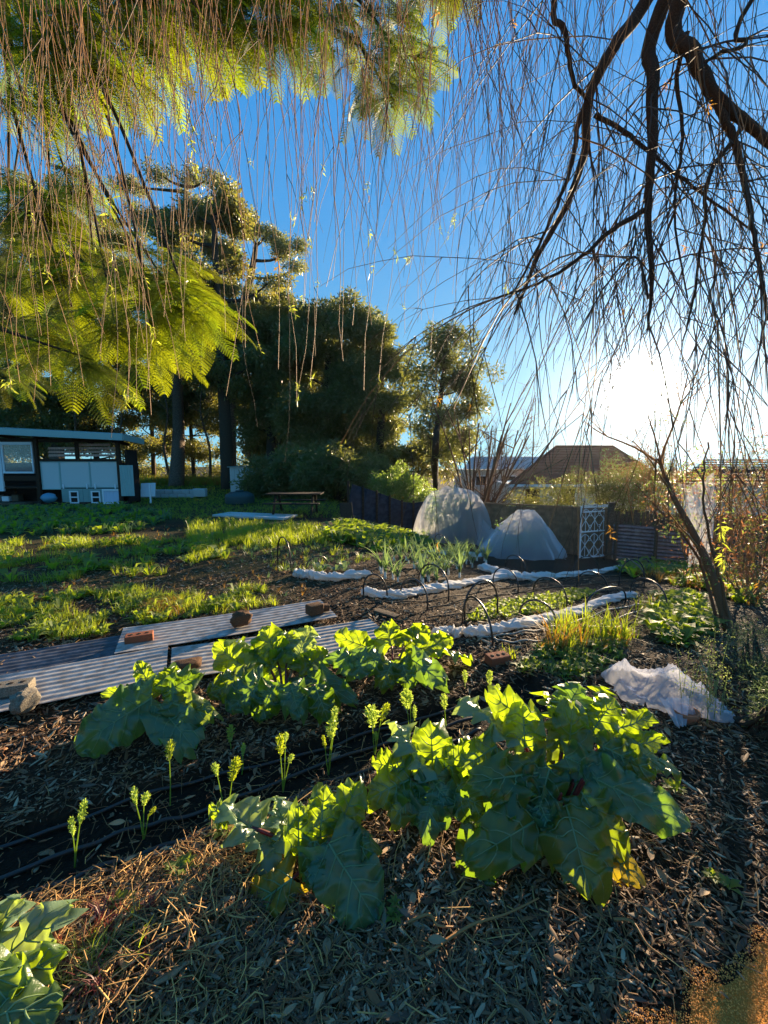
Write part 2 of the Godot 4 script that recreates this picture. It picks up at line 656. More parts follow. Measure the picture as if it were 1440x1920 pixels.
func sheet_mesh(mb: MB, o: Vector3, along: Vector3, across: Vector3, up: Vector3, pitch: float, amp: float, nl := 1, bend := 0.0, thick := 0.004) -> void:
	# a corrugated sheet: ridges run along «along», the wave goes across; both faces and the edges
	var wid := across.length()
	var nc := int(wid / pitch * 8.0)
	for side in 2:
		var f := mb.v.size()
		for j in nl + 1:
			for i in nc + 1:
				var s := float(i) / nc
				var t := float(j) / nl
				var y := amp * sin(TAU * s * wid / pitch) - bend * sin(PI * t) - (thick if side else 0.0)
				mb.vert(o + along * t + across * s + up * y)
		for j in nl:
			for i in nc:
				var a := f + j * (nc + 1) + i
				var want := up if side == 0 else -up
				var mid := (mb.v[a] + mb.v[a + nc + 2]) * 0.5 - want
				mb.quad_out(a, a + 1, a + nc + 2, a + nc + 1, mid)


func far_houses() -> void:
	# neighbour's house with a hip roof behind the fence
	var at := Vector3(12.37, -1.415, -27)
	var h := thing("neighbour_house", "single storey house with reddish brown hip roof behind the brown fence", "house", Vector3(at.x, -1.2, -27))
	var e := [Vector3(7.675, 0.467, -25.5), Vector3(17.701, 0.467, -25.5), Vector3(21.941, 0.707, -34), Vector3(11.514, 0.707, -34)]
	var r := [Vector3(11.838, 2.869, -29), Vector3(15.808, 2.869, -29)]
	var y: float = e[0].y
	for k in 4:
		e[k].y = y
	var mb := MB.new()
	# rows of tiles step down each slope
	var faces := [[e[0], e[1], r[1], r[0]], [e[1], e[2], r[1], r[1]], [e[3], e[0], r[0], r[0]], [e[2], e[3], r[0], r[1]]]
	for f in faces:
		var rows := 13
		for j in rows:
			var t0 := float(j) / rows
			var t1 := float(j + 1) / rows
			var lift := Vector3(0, 0.045, 0)
			var a := mb.vert(f[0].lerp(f[3], t0) + lift)
			var b := mb.vert(f[1].lerp(f[2], t0) + lift)
			var c := mb.vert(f[1].lerp(f[2], t1))
			var d := mb.vert(f[0].lerp(f[3], t1))
			mb.quad_out(a, b, c, d, Vector3(at.x, -3, -29))
			var a2 := mb.vert(f[0].lerp(f[3], t0))
			var b2 := mb.vert(f[1].lerp(f[2], t0))
			mb.quad_out(a2, b2, b, a, Vector3(at.x, -3, -29))
	var roof := put("roof", mb, M.roof_tile, h)
	var rg := MB.new()
	rg.tube([r[0], r[1]], [0.12, 0.12], 6)
	for k in 4:
		rg.tube([e[k], r[0] if k in [0, 3] else r[1]], [0.09, 0.09], 6)
	put("ridge_cap", rg, M.roof_tile, roof)
	var g := MB.new()
	g.bar(e[0] + Vector3(0, -0.08, 0), e[1] + Vector3(0, -0.08, 0), 0.12, 0.14)
	g.bar(e[0] + Vector3(0, -0.08, 0), e[3] + Vector3(0, -0.08, 0), 0.12, 0.14)
	put("gutter", g, M.white_paint, roof)
	var wl := MB.new()
	var w0: Vector3 = e[0] + Vector3(0.5, 0, -0.5)
	var w1: Vector3 = e[1] + Vector3(-0.5, 0, -0.5)
	wl.box(Transform3D(Basis(), Vector3((w0.x + w1.x) * 0.5, (y - 1.5) * 0.5, -29.5)), Vector3(w1.x - w0.x, y + 1.4, 7.0), 0.02)
	put("wall", wl, M.render_wall, h)
	for k in 3:
		var wx: float = w0.x + 1.1 + k * 2.2
		var wf := MB.new()
		for s in [-1, 1]:
			wf.box(Transform3D(Basis(), Vector3(wx + 0.5 * s, -0.35, -25.97)), Vector3(0.07, 1.1, 0.08), 0.01)
			wf.box(Transform3D(Basis(), Vector3(wx, -0.35 + 0.55 * s, -25.965)), Vector3(1.1, 0.07, 0.08), 0.01)
		var win := put("window", wf, M.white_paint, h)
		var gl := MB.new()
		gl.box(Transform3D(Basis(), Vector3(wx, -0.35, -25.99)), Vector3(0.95, 1.05, 0.01), 0.002)
		put("pane", gl, M.dark_inside, win)

	# a second, paler roof further left
	var at2 := Vector3(9.671, 0.328, -36)
	var h2 := thing("neighbour_house", "pale house half hidden behind the bare leafless shrub", "house", Vector3(at2.x, -1.2, -36))
	var b0 := Vector3(6.418, 1.269, -34)
	var b1 := Vector3(12.576, 1.269, -34)
	var t0 := Vector3(7.969, 2.372, -38)
	var t1 := Vector3(13.668, 2.372, -38)
	b1.y = b0.y
	t1.y = t0.y
	var m2 := MB.new()
	sheet_mesh(m2, b0, t0 - b0, b1 - b0, Vector3(0, 0.9, 0.4), 0.3, 0.02)
	put("roof", m2, M.zinc, h2)
	var w2 := MB.new()
	w2.box(Transform3D(Basis(), Vector3((b0.x + b1.x) * 0.5, (b0.y - 1.3) * 0.5, -37.2)), Vector3(b1.x - b0.x - 0.6, b0.y + 1.25, 5.5), 0.02)
	put("wall", w2, M.render_wall, h2)
	for k in 2:
		var f2 := MB.new()
		var c2 := Vector3(b0.x + 1.6 + k * 2.4, b0.y - 0.95, -34.44)
		f2.box(Transform3D(Basis(), c2), Vector3(1.0, 0.9, 0.06), 0.01)
		var wn := put("window", f2, M.white_paint, h2)
		var p2 := MB.new()
		p2.box(Transform3D(Basis(), c2 + Vector3(0, 0, 0.03)), Vector3(0.84, 0.74, 0.02), 0.002)
		put("pane", p2, M.dark_inside, wn)

	# dark gable far right
	var at3 := Vector3(20.416, 0.785, -24)
	var h3 := thing("neighbour_house", "dark roofed house at the far right behind the reddish bushes", "house", Vector3(at3.x, -1.2, -24))
	var q := [Vector3(15.264, 0.721, -22), Vector3(23.657, 0.721, -22), Vector3(30.035, 0.705, -29), Vector3(21.136, 0.705, -29)]
	for k in 4:
		q[k].y = q[0].y
	var ra := Vector3(19.623, 1.99, -25.5)
	var rb := Vector3(24.65, 1.99, -25.5)
	var m3 := MB.new()
	for f in [[q[0], q[1], rb, ra], [q[1], q[2], rb, rb], [q[3], q[0], ra, ra], [q[2], q[3], ra, rb]]:
		for j in 9:
			var s0 := j / 9.0
			var s1 := (j + 1) / 9.0
			var i0 := mb_quad(m3, f[0].lerp(f[3], s0) + Vector3(0, 0.04, 0), f[1].lerp(f[2], s0) + Vector3(0, 0.04, 0), f[1].lerp(f[2], s1), f[0].lerp(f[3], s1), Vector3(at3.x, -3, -25))
	put("roof", m3, M.dark_timber, h3)
	var w3 := MB.new()
	w3.box(Transform3D(Basis(), Vector3((q[0].x + q[1].x) * 0.5, (q[0].y - 1.5) * 0.5, -25.3)), Vector3(q[1].x - q[0].x - 0.8, q[0].y + 1.4, 5.6), 0.02)
	put("wall", w3, M.render_wall, h3)


func mb_quad(mb: MB, a: Vector3, b: Vector3, c: Vector3, d: Vector3, mid: Vector3) -> int:
	var i := mb.vert(a)
	mb.vert(b)
	mb.vert(c)
	mb.vert(d)
	mb.quad_out(i, i + 1, i + 2, i + 3, mid)
	return i


func fences() -> void:
	# dark blue-black screen at the back left of the fence
	var f1 := thing("screen_fence", "dark blue grey sheet fence behind the citrus bush", "fence", Vector3(0, -0.81, -18.113))
	var a := Vector3(-1.232, -0.206, -14.002)
	var b := Vector3(1.669, -1.08, -17.15)
	a.z -= 0.4
	var n := 6
	for k in n:
		var p := a.lerp(b, float(k) / n)
		var q := a.lerp(b, float(k + 1) / n)
		var mb := MB.new()
		mb.bar(gp(p, 0.62), gp(q, 0.62), 0.04, 1.24, 0.006)
		var o := put("panel", mb, M.fence_blue, f1)
		var po := MB.new()
		po.box(Transform3D(Basis(), gp(p, 0.66) + Vector3(0, 0, 0.06)), Vector3(0.08, 1.35, 0.08), 0.006)
		put("post", po, M.dark_timber, f1)

	# brown fence
	var c := Vector3(2.317, -0.687, -11.095)
	c = Vector3(2.7, 0, -14.6)
	var d := Vector3(6.217, -0.917, -11.321)
	var f2 := thing("sheet_fence", "brown sheet fence behind the netted fruit bushes", "fence", gp(Vector3(4.606, -0.802, -11.014)))
	var wd := 7
	for k in wd:
		var p := c.lerp(d, float(k) / wd)
		var q := c.lerp(d, float(k + 1) / wd)
		var mb := MB.new()
		var dir := (q - p).normalized()
		var y0 := hgt(p.x, p.z) - 0.05
		var len := Vector2(q.x - p.x, q.z - p.z).length()
		var up := Vector3(0, 1.42, 0)
		sheet_mesh(mb, Vector3(p.x, y0, p.z), up, Vector3(q.x - p.x, 0, q.z - p.z), Vector3(-dir.z, 0, dir.x), len / 4.0, 0.012)
		put("panel", mb, M.fence_brown, f2)
	var cap := MB.new()
	cap.bar(Vector3(c.x, hgt(c.x, c.z) + 1.38, c.z), Vector3(d.x, hgt(d.x, d.z) + 1.38, d.z), 0.05, 0.06, 0.006)
	put("top_rail", cap, M.fence_brown, f2)

	var gate := thing("fence_post", "stout brown post between the white screen and the ribbed sheet", "post", gp(Vector3(6.129, -0.899, -11.184)))
	var gm := MB.new()
	var g0 := gp(Vector3(6.129, -0.899, -11.184))
	gm.box(Transform3D(Basis(), g0 + Vector3(0, 0.74, 0.02)), Vector3(0.13, 1.55, 0.12), 0.012)
	put("post", gm, M.timber, gate)
	var gc := MB.new()
	gc.box(Transform3D(Basis(), g0 + Vector3(0, 1.54, 0.02)), Vector3(0.17, 0.045, 0.16), 0.01)
	put("cap", gc, M.timber, gate)

	# corrugated sheet laid sideways, and grey palings over it
	var e := Vector3(6.181, -0.894, -11.094)
	var f := Vector3(7.723, -0.892, -10.156)
	var f3 := thing("corrugated_fence", "low fence of sideways corrugated sheets right of the white screen", "fence", gp(e))
	for k in 2:
		var p := e.lerp(f, k * 0.5)
		var q := e.lerp(f, k * 0.5 + 0.51)
		var mb := MB.new()
		var dir := (q - p).normalized()
		sheet_mesh(mb, gp(p, 0.04) + Vector3(0, 0, 0.02 * k), Vector3(q.x - p.x, 0, q.z - p.z), Vector3(0, 0.95 - 0.07 * k, 0), Vector3(-dir.z, 0, dir.x), 0.095, 0.016)
		put("sheet", mb, M.fence_sheet, f3)
	for k in 3:
		var po := MB.new()
		var p := e.lerp(f, k * 0.5)
		po.box(Transform3D(Basis(), gp(p, 0.5) + Vector3(0.05, 0, 0.07)), Vector3(0.07, 1.05, 0.06), 0.006)
		put("post", po, M.timber, f3)
	var f4 := thing("paling_fence", "weathered grey paling fence rising behind the corrugated sheets", "fence", gp(e + Vector3(0, 0, -0.35)))
	var e2 := e + Vector3(0.0, 0, -0.4)
	var e3 := Vector3(10.604, -1.08, -10.78) + Vector3(0.6, 0, -0.6)
	var np := 44
	for k in np:
		var p := e2.lerp(e3, float(k) / np)
		var mb := MB.new()
		var tall := rf(1.28, 1.42)
		mb.box(Transform3D(Basis.from_euler(Vector3(rf(-0.01, 0.01), 0.15, rf(-0.02, 0.02))), gp(p, tall * 0.5)), Vector3(0.1, tall, 0.02), 0.004)
		put("paling", mb, M.timber, f4)
	for y in [0.35, 1.1]:
		var mb := MB.new()
		mb.bar(gp(e2, y) + Vector3(0, 0, -0.05), gp(e3, y) + Vector3(0, 0, -0.05), 0.04, 0.08)
		put("rail", mb, M.timber, f4)

	# ornamental white screen leaning on the brown fence
	var l0 := gp(Vector3(5.31, -0.856, -11.189)) + Vector3(0, 0.02, 0.12)
	var l1 := gp(Vector3(6.237, -0.939, -11.553)) + Vector3(0, 0.02, 0.12)
	var lt := thing("lattice_screen", "white ornamental wrought screen of pointed loops leaning on the brown fence", "screen", (l0 + l1) * 0.5)
	var wv := l1 - l0
	wv.y = 0
	var hv := Vector3(0.0, 1.42, -0.06)
	for s in 2:
		var fr := MB.new()
		fr.bar(l0 + wv * s, l0 + wv * s + hv, 0.035, 0.03, 0.005)
		put("side_frame", fr, M.lattice_white, lt)
	for t in [0.0, 0.5, 0.88, 0.97]:
		var mb := MB.new()
		mb.bar(l0 + hv * t, l0 + wv + hv * t, 0.03, 0.034, 0.005)
		put("cross_rail", mb, M.lattice_white, lt)
	for row in 2:
		for col in 3:
			for up in 2:
				var mb := MB.new()
				for s in [-1.0, 1.0]:
					var pts := []
					for k in 9:
						var t := k / 8.0
						var bulge: float = sin(PI * pow(t, 0.6 if up == 0 else 1.6)) * 0.145
						pts.append(l0 + wv * ((col + 0.5) / 3.0 + s * bulge) + hv * (row * 0.48 + 0.01 + 0.245 * up * 0.9 + 0.225 * t))
					mb.tube(pts, [0.0095], 4)
				put("pointed_loop", mb, M.lattice_white, lt)
			var st := MB.new()
			st.tube([l0 + wv * ((col + 0.5) / 3.0) + hv * (row * 0.48 + 0.02), l0 + wv * ((col + 0.5) / 3.0) + hv * (row * 0.48 + 0.44)], [0.008], 4)
			put("stem", st, M.lattice_white, lt)
		for col in [1, 2]:
			for s in 2:
				var mb := MB.new()
				var pts := []
				for k in 11:
					var a2 := TAU * k / 10.0
					pts.append(l0 + wv * (col / 3.0 + cos(a2) * 0.05) + hv * (row * 0.48 + 0.12 + 0.22 * s + sin(a2) * 0.022))
				mb.tube(pts, [0.008], 4, false)
				put("ring", mb, M.lattice_white, lt)
	for col in 3:
		var crest := MB.new()
		var pts := []
		for k in 9:
			var a3 := PI * k / 8.0
			pts.append(l0 + wv * ((col + 0.5) / 3.0 + cos(a3) * 0.15) + hv * (0.97 + sin(a3) * (0.05 if col == 1 else 0.03)))
		crest.tube(pts, [0.010], 5)
		put("crest", crest, M.lattice_white, lt)


func bx(mb: MB, x0: float, x1: float, y0: float, y1: float, z0: float, z1: float, b := 0.008) -> void:
	mb.box(Transform3D(Basis(), Vector3(x0 + x1, y0 + y1, z0 + z1) * 0.5), Vector3(absf(x1 - x0), absf(y1 - y0), absf(z1 - z0)), b)

func part_box(called: String, m: Material, parent: Node3D, x0: float, x1: float, y0: float, y1: float, z0: float, z1: float, b := 0.008) -> MeshInstance3D:
	var mb := MB.new()
	bx(mb, x0, x1, y0, y1, z0, z1, b)
	return put(called, mb, m, parent)

func garden_shed() -> void:
	# front plane at z = -17.7; x = (pixel - 720) / 44
	var z := -17.7
	var s := thing("garden_shed", "lean-to garden shed with teal fascia, cloudy windows and open dark bay", "shed", Vector3(-14.3, hgt(-14.3, z), z))
	# roof: corrugated sheet on a teal fascia, falling to the right and the back
	var r := MB.new()
	sheet_mesh(r, Vector3(-20.5, 3.42, z + 0.55), Vector3(9.9, -0.5, 0), Vector3(0, -0.14, -1.5), Vector3(0, 1, 0), 0.19, 0.02)
	var roof := put("roof", r, M.shed_teal, s)
	var fa := MB.new()
	fa.bar(Vector3(-20.5, 3.26, z + 0.56), Vector3(-10.62, 2.78, z + 0.56), 0.04, 0.27, 0.008)
	put("fascia", fa, M.shed_teal_light, roof)
	var sf := MB.new()
	sf.bar(Vector3(-10.60, 2.77, z + 0.56), Vector3(-10.60, 2.67, z - 0.9), 0.04, 0.24, 0.008)
	put("barge_board", sf, M.shed_teal, roof)
	for k in 6:
		var rf_ := MB.new()
		var x := -19.0 + k * 1.55
		rf_.bar(Vector3(x, 3.20 - (x + 20.5) * 0.0505 - 0.06, z + 0.45), Vector3(x, 3.08 - (x + 20.5) * 0.0505 - 0.06, z - 0.85), 0.06, 0.12)
		put("rafter", rf_, M.dark_timber, roof)
	# walls of the box behind
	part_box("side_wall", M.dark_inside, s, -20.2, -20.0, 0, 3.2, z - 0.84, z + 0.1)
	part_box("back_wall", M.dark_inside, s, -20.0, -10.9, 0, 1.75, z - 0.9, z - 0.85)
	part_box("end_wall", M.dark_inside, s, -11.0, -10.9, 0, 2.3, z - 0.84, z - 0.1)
	part_box("floor", M.dark_timber, s, -20.0, -10.9, -0.02, 0.09, z - 0.8, z + 0.05)
	# posts
	for px in [-14.62, -11.18]:
		part_box("post", M.dark_timber, s, px - 0.07, px + 0.07, 0.0, 2.86, z - 0.03, z + 0.10)
	part_box("head_beam", M.dark_timber, s, -20.0, -11.0, 2.60, 2.78, z - 0.10, z - 0.04)
	# left bay: two white framed windows
	for w in [[-17.9, -16.36], [-16.1, -14.78]]:
		var fr := MB.new()
		bx(fr, w[0], w[0] + 0.07, 1.32, 2.58, z - 0.02, z + 0.05)
		bx(fr, w[1] - 0.06, w[1], 1.32, 2.58, z - 0.02, z + 0.05)
		bx(fr, w[0], w[1], 2.5, 2.62, z - 0.018, z + 0.055)
		bx(fr, w[0], w[1], 1.30, 1.38, z - 0.018, z + 0.06)
		var win := put("window", fr, M.white_paint, s)
		part_box("pane", M.glass, win, w[0] + 0.07, w[1] - 0.06, 1.38, 2.5, z + 0.005, z + 0.011, 0.001)
	part_box("mullion", M.white_paint, s, -16.34, -16.12, 0.55, 2.66, z - 0.01, z + 0.07)
	part_box("left_wall_rail", M.dark_timber, s, -20.0, -14.7, 0.98, 1.2, z - 0.05, z + 0.02)
	# bench in the open bay under the windows
	part_box("bench_top", M.dark_timber, s, -17.8, -14.72, 0.66, 0.74, z - 0.7, z + 0.02)
	for px in [-17.4, -16.2, -15.2]:
		part_box("bench_leg", M.dark_timber, s, px - 0.04, px + 0.04, 0.05, 0.66, z - 0.6, z - 0.5)
	# right bay: rows of pale ribbed slats over the sheeted window
	for row in 4:
		var x0: float = [-14.4, -14.45, -14.45, -14.45][row] + (1.1 if row == 0 else 0.0)
		var mb := MB.new()
		var y := 2.56 - row * 0.15
		var x1 := -11.75 if row < 1 else -11.5
		sheet_mesh(mb, Vector3(x0, y - 0.09, z - 0.35), Vector3(0, 0.10, -0.05), Vector3(x1 - x0, 0, 0), Vector3(0, 0.3, 1), 0.11, 0.014)
		put("slat", mb, M.pink_sheet, s)
	part_box("brace", M.dark_timber, s, -13.15, -13.0, 1.86, 2.62, z - 0.24, z - 0.16)
	part_box("sill_rail", M.dark_timber, s, -14.55, -11.2, 1.80, 1.92, z - 0.04, z + 0.04)
	var xs := [-14.52, -13.72, -12.45, -11.26]
	for k in 3:
		var fr := MB.new()
		var lo := 0.62 if k == 0 else 0.70
		bx(fr, xs[k], xs[k] + 0.035, lo, 1.8, z - 0.01, z + 0.03, 0.004)
		bx(fr, xs[k + 1] - 0.035, xs[k + 1], lo, 1.8, z - 0.01, z + 0.03, 0.004)
		bx(fr, xs[k], xs[k + 1], lo, lo + 0.04, z - 0.008, z + 0.034, 0.004)
		bx(fr, xs[k], xs[k + 1], 1.765, 1.80, z - 0.008, z + 0.034, 0.004)
		var win := put("sheeted_window", fr, M.shed_teal_light, s)
		part_box("pane", M.cloudy_sheet, win, xs[k] + 0.03, xs[k + 1] - 0.03, lo + 0.03, 1.77, z + 0.005, z + 0.013, 0.001)
	for px in [-13.6, -12.6, -12.25, -11.4]:
		part_box("window_catch", M.white_paint, s, px - 0.03, px + 0.03, 0.66, 0.86, z + 0.035, z + 0.06, 0.004)
	# teal cladding boards under the window, with two small windows and a white board door
	var nb := 11
	for k in nb:
		var x0 := -13.72 + k * 0.228
		part_box("cladding_board", M.shed_teal, s, x0, x0 + 0.222, 0.05, 0.66, z - 0.02, z + 0.02 + 0.004 * (k % 2), 0.004)
	for px in [-13.38, -12.46]:
		var fr := MB.new()
		bx(fr, px, px + 0.06, 0.05, 0.56, z + 0.03, z + 0.06, 0.004)
		bx(fr, px + 0.34, px + 0.40, 0.05, 0.56, z + 0.03, z + 0.06, 0.004)
		for y in [0.03, 0.27, 0.51]:
			bx(fr, px, px + 0.40, y, y + 0.055, z + 0.032, z + 0.064, 0.004)
		var win := put("small_window", fr, M.white_paint, s)
		part_box("pane", M.dark_inside, win, px + 0.05, px + 0.35, 0.07, 0.54, z + 0.027, z + 0.036, 0.001)
	var dr := MB.new()
	for k in 5:
		var x0 := -11.95 + k * 0.152
		bx(dr, x0, x0 + 0.148, 0.02, 0.60, z + 0.03, z + 0.05, 0.003)
	var door := put("board_door", dr, M.pale_blue_paint, s)
	var dm := MB.new()
	bx(dm, -11.97, -11.17, 0.56, 0.64, z + 0.052, z + 0.075, 0.004)
	bx(dm, -11.97, -11.17, 0.0, 0.08, z + 0.052, z + 0.075, 0.004)
	bx(dm, -11.97, -11.90, 0.08, 0.56, z + 0.052, z + 0.073, 0.004)
	bx(dm, -11.24, -11.17, 0.08, 0.56, z + 0.052, z + 0.073, 0.004)
	put("door_frame", dm, M.white_paint, door)
	# green ribbed panel at the right end
	var gpn := MB.new()
	sheet_mesh(gpn, Vector3(-11.12, 0.35, z + 0.12), Vector3(0, 1.3, 0), Vector3(0.5, 0, -0.1), Vector3(0.2, 0, 1), 0.11, 0.014)
	put("ribbed_panel", gpn, M.shed_teal_light, s)

	# clutter in and by the shed
	var bt := thing("plastic_bag", "blue plastic bundle on the ground under the shed window", "bag", Vector3(-14.1, 0.1, z + 0.1))
	var n := MB.new()
	var c := Vector3(-14.1, 0.28, z + 0.25)
	for j in 9:
		for i in 12:
			var a := TAU * i / 12.0
			var e := PI * (j / 8.0 - 0.5)
			n.vert(c + Vector3(cos(a) * cos(e) * 0.32, sin(e) * 0.2, sin(a) * cos(e) * 0.2) * (1.0 + 0.25 * nz.get_noise_3d(a * 90, e * 200, 0)))
	for j in 8:
		for i in 12:
			n.quad_out(j * 12 + i, j * 12 + (i + 1) % 12, (j + 1) * 12 + (i + 1) % 12, (j + 1) * 12 + i, c)
	put("bundle", n, M.blue_plastic, bt)
	for k in 4:
		var p := Vector3(-17.2 + k * 0.42, 0.09, z - 0.35)
		var o := thing("storage_box", ["white tub at the left under the shed bench", "dented grey tub second from the left under the shed bench", "small white crate under the shed bench", "brown crate nearest the post under the shed bench"][k], "box", p, "tubs under the shed bench")
		var mb := MB.new()
		bx(mb, p.x - 0.15, p.x + 0.15, 0.09, 0.32 + 0.05 * (k % 2), z - 0.5, z - 0.2, 0.02)
		put("body", mb, [M.white_paint, M.concrete, M.white_paint, M.timber][k], o)
		var lid := MB.new()
		bx(lid, p.x - 0.165, p.x + 0.165, 0.325 + 0.05 * (k % 2), 0.35 + 0.05 * (k % 2), z - 0.515, z - 0.185, 0.01)
		put("lid", lid, M.dark_timber, o)
	var step := MB.new()
	bx(step, -16.8, -14.9, 0.0, 0.10, z + 0.12, z + 0.5, 0.01)
	tag(put("timber_step", step, M.timber), "long grey timber step on the grass before the open bay", "step")


func far_things() -> void:
	# pale ramp board and low block wall right of the shed
	var a := Vector3(-11.131, 0.188, -18.5)
	var o := thing("white_board", "white board leaning at the right end of the shed", "board", Vector3(a.x, 0, -18.6))
	var mb := MB.new()
	mb.box(Transform3D(Basis.from_euler(Vector3(-0.25, 0.1, 0.03)), Vector3(-10.55, 0.55, -18.6)), Vector3(0.62, 0.62, 0.03), 0.008)
	put("panel", mb, M.white_paint, o)
	var pst := MB.new()
	bx(pst, -10.2, -10.14, 0.0, 0.82, -18.1, -18.04, 0.006)
	tag(put("white_stake", pst, M.white_paint), "thin white stake on the lawn beside the shed", "stake")
	var wl := thing("block_wall", "low grey block wall on the lawn right of the shed", "wall", Vector3(-10.6, 0.05, -20.5))
	for k in 7:
		for r in 2:
			var b := MB.new()
			var x := -12.2 + k * 0.41 + r * 0.2
			bx(b, x, x + 0.39, 0.03 + r * 0.21, 0.235 + r * 0.21, -20.6, -20.4, 0.012)
			put("block", b, M.concrete, wl)
	var cb := MB.new()
	bx(cb, -9.35, -8.75, 0.1, 0.5, -20.6, -20.3, 0.02)
	tag(put("grey_box", cb, M.concrete), "grey box standing alone on the lawn right of the block wall", "box")

	# small pale shed and dark water tank
	var s := thing("small_shed", "small pale metal shed beside the dark tank under the trees", "shed", gp(Vector3(-7.184, 0.13, -22.382)))
	var c := gp(Vector3(-7.242, 0.13, -22.382))
	var w := MB.new()
	for k in 6:
		bx(w, c.x - 1.0 + k * 0.125, c.x - 0.88 + k * 0.125, c.y, c.y + 1.42, c.z + 0.02, c.z + 0.05 + 0.012 * (k % 2), 0.006)
	put("pale_front", w, M.render_wall, s)
	var w2 := MB.new()
	bx(w2, c.x - 0.24, c.x + 0.55, c.y, c.y + 1.40, c.z - 1.1, c.z + 0.0, 0.01)
	put("wall", w2, M.shed_teal, s)
	var w3 := MB.new()
	w3.bar(Vector3(c.x - 1.1, c.y + 1.42, c.z - 0.5), Vector3(c.x + 0.7, c.y + 1.52, c.z - 0.5), 1.3, 0.04)
	put("roof", w3, M.shed_teal, s)
	var t := gp(Vector3(-6.154, 0.003, -17.7))
	var tk := thing("water_tank", "rounded dark green water tank in front of the small shed", "tank", t)
	var tb := MB.new()
	var prof := [[0.0, 0.0], [0.56, 0.0], [0.6, 0.06], [0.6, 0.32], [0.56, 0.42], [0.36, 0.52], [0.0, 0.56]]
	for j in prof.size():
		for i in 20:
			var an := TAU * i / 20.0
			tb.vert(t + Vector3(cos(an) * prof[j][0], prof[j][1], sin(an) * prof[j][0]))
	for j in prof.size() - 1:
		for i in 20:
			tb.quad_out(j * 20 + i, j * 20 + (i + 1) % 20, (j + 1) * 20 + (i + 1) % 20, (j + 1) * 20 + i, t + Vector3(0, 0.4, 0))
	put("body", tb, M.tank, tk)
	var lidm := MB.new()
	lidm.tube([t + Vector3(0, 0.54, 0), t + Vector3(0, 0.59, 0)], [0.18, 0.16], 14)
	put("lid", lidm, M.tank, tk)
	var sl := MB.new()
	var s0 := gp(Vector3(-5.437, 0, -13.8), 0.03)
	var s1 := gp(Vector3(-2.938, 0, -12.986), 0.03)
	sl.bar(s0, s1, 0.9, 0.08, 0.012)
	tag(put("concrete_slab", sl, M.concrete), "pale concrete slab lying in the grass before the dark tank", "slab")

	# picnic table in the shade
	var p := gp(Vector3(-2.977, 0, -13.969))
	var pt := thing("picnic_table", "dark timber picnic table in deep shade under the pines", "table", p)
	for k in 5:
		part_box("top_board", M.dark_timber, pt, p.x - 0.9, p.x + 0.9, p.y + 0.70, p.y + 0.74, p.z - 0.38 + k * 0.155, p.z - 0.235 + k * 0.155)
	for q in [-1, 1]:
		part_box("seat_board", M.dark_timber, pt, p.x - 0.9, p.x + 0.9, p.y + 0.42, p.y + 0.46, p.z + q * 0.7 - 0.12, p.z + q * 0.7 + 0.12)
		for e in [-1, 1]:
			var lg := MB.new()
			lg.bar(p + Vector3(q * 0.62, 0.0, e * 0.62), p + Vector3(q * 0.62, 0.7, e * 0.2), 0.07, 0.05)
			put("leg", lg, M.dark_timber, pt)
	var bl := gp(Vector3(-1.238, -0.196, -13.666))
	var lb := MB.new()
	lb.box(Transform3D(Basis.from_euler(Vector3(-0.4, 0.3, 0)), bl + Vector3(0, 0.3, 0)), Vector3(0.42, 0.7, 0.05), 0.01)
	tag(put("leaning_board", lb, M.dark_timber), "dark board leaning on the left end of the blue grey fence", "board")


# ---------------------------------------------------------------- trees

func clump(n: int, len: float, wid: float, m: Material, flat := 0.8, droop := 0.0) -> ArrayMesh:
	# a spray of n leaf blades inside a ball of radius 1
	var mb := MB.new()
	for k in n:
		var p := ball()
		p.y *= flat
		var d := (p.normalized() + rv(0.9) - Vector3(0, droop, 0)).normalized()
		var sd := d.cross(rv()).normalized()
		var l := len * rf(0.6, 1.25)
		var w := wid * rf(0.7, 1.2)
		var up := d.cross(sd) * l * 0.12
		var a := mb.vert(p)
		var b := mb.vert(p + d * l * 0.5 + sd * w - up)
		var c := mb.vert(p + d * l)
		var e := mb.vert(p + d * l * 0.5 - sd * w - up)
		mb.tri(a, b, c)
		mb.tri(a, c, e)
	return mb.mesh(m)


func crown_of(parent: Node3D, meshes: Array, blobs: Array, density: float, size: float, shell := 0.35, squash := 0.75, called := "crown", blob_scale := 1.0) -> void:
	var xs := []
	for m in meshes:
		xs.append([])
	var lobes := []
	for b in blobs:
		var br: float = b[1] * blob_scale
		if br < 0.55 or called != "crown":
			lobes.append([b[0], br])
			continue
		for k in int(4 + 3 * br):
			var q := ball()
			q = q.normalized() * rf(0.35, 0.95)
			q.y *= squash
			lobes.append([b[0] + q * br, br * rf(0.26, 0.46)])
	for b in lobes:
		var c: Vector3 = b[0]
		var r: float = b[1]
		var n := int(density * r * r / (size * size)) + 1
		for k in n:
			var p := ball()
			if p.length() < shell:
				p = p.normalized() * rf(shell, 1.0)
			p.y *= squash
			var s := size * rf(0.6, 1.2)
			xs[rng.randi() % meshes.size()].append(Transform3D(Basis.from_euler(Vector3(rf(-0.5, 0.5), rf(0, TAU), rf(-0.5, 0.5))) * Basis.from_scale(Vector3(s, s, s)), c + p * r))
	for i in meshes.size():
		if xs[i].size():
			many(called, meshes[i], xs[i], [], parent)


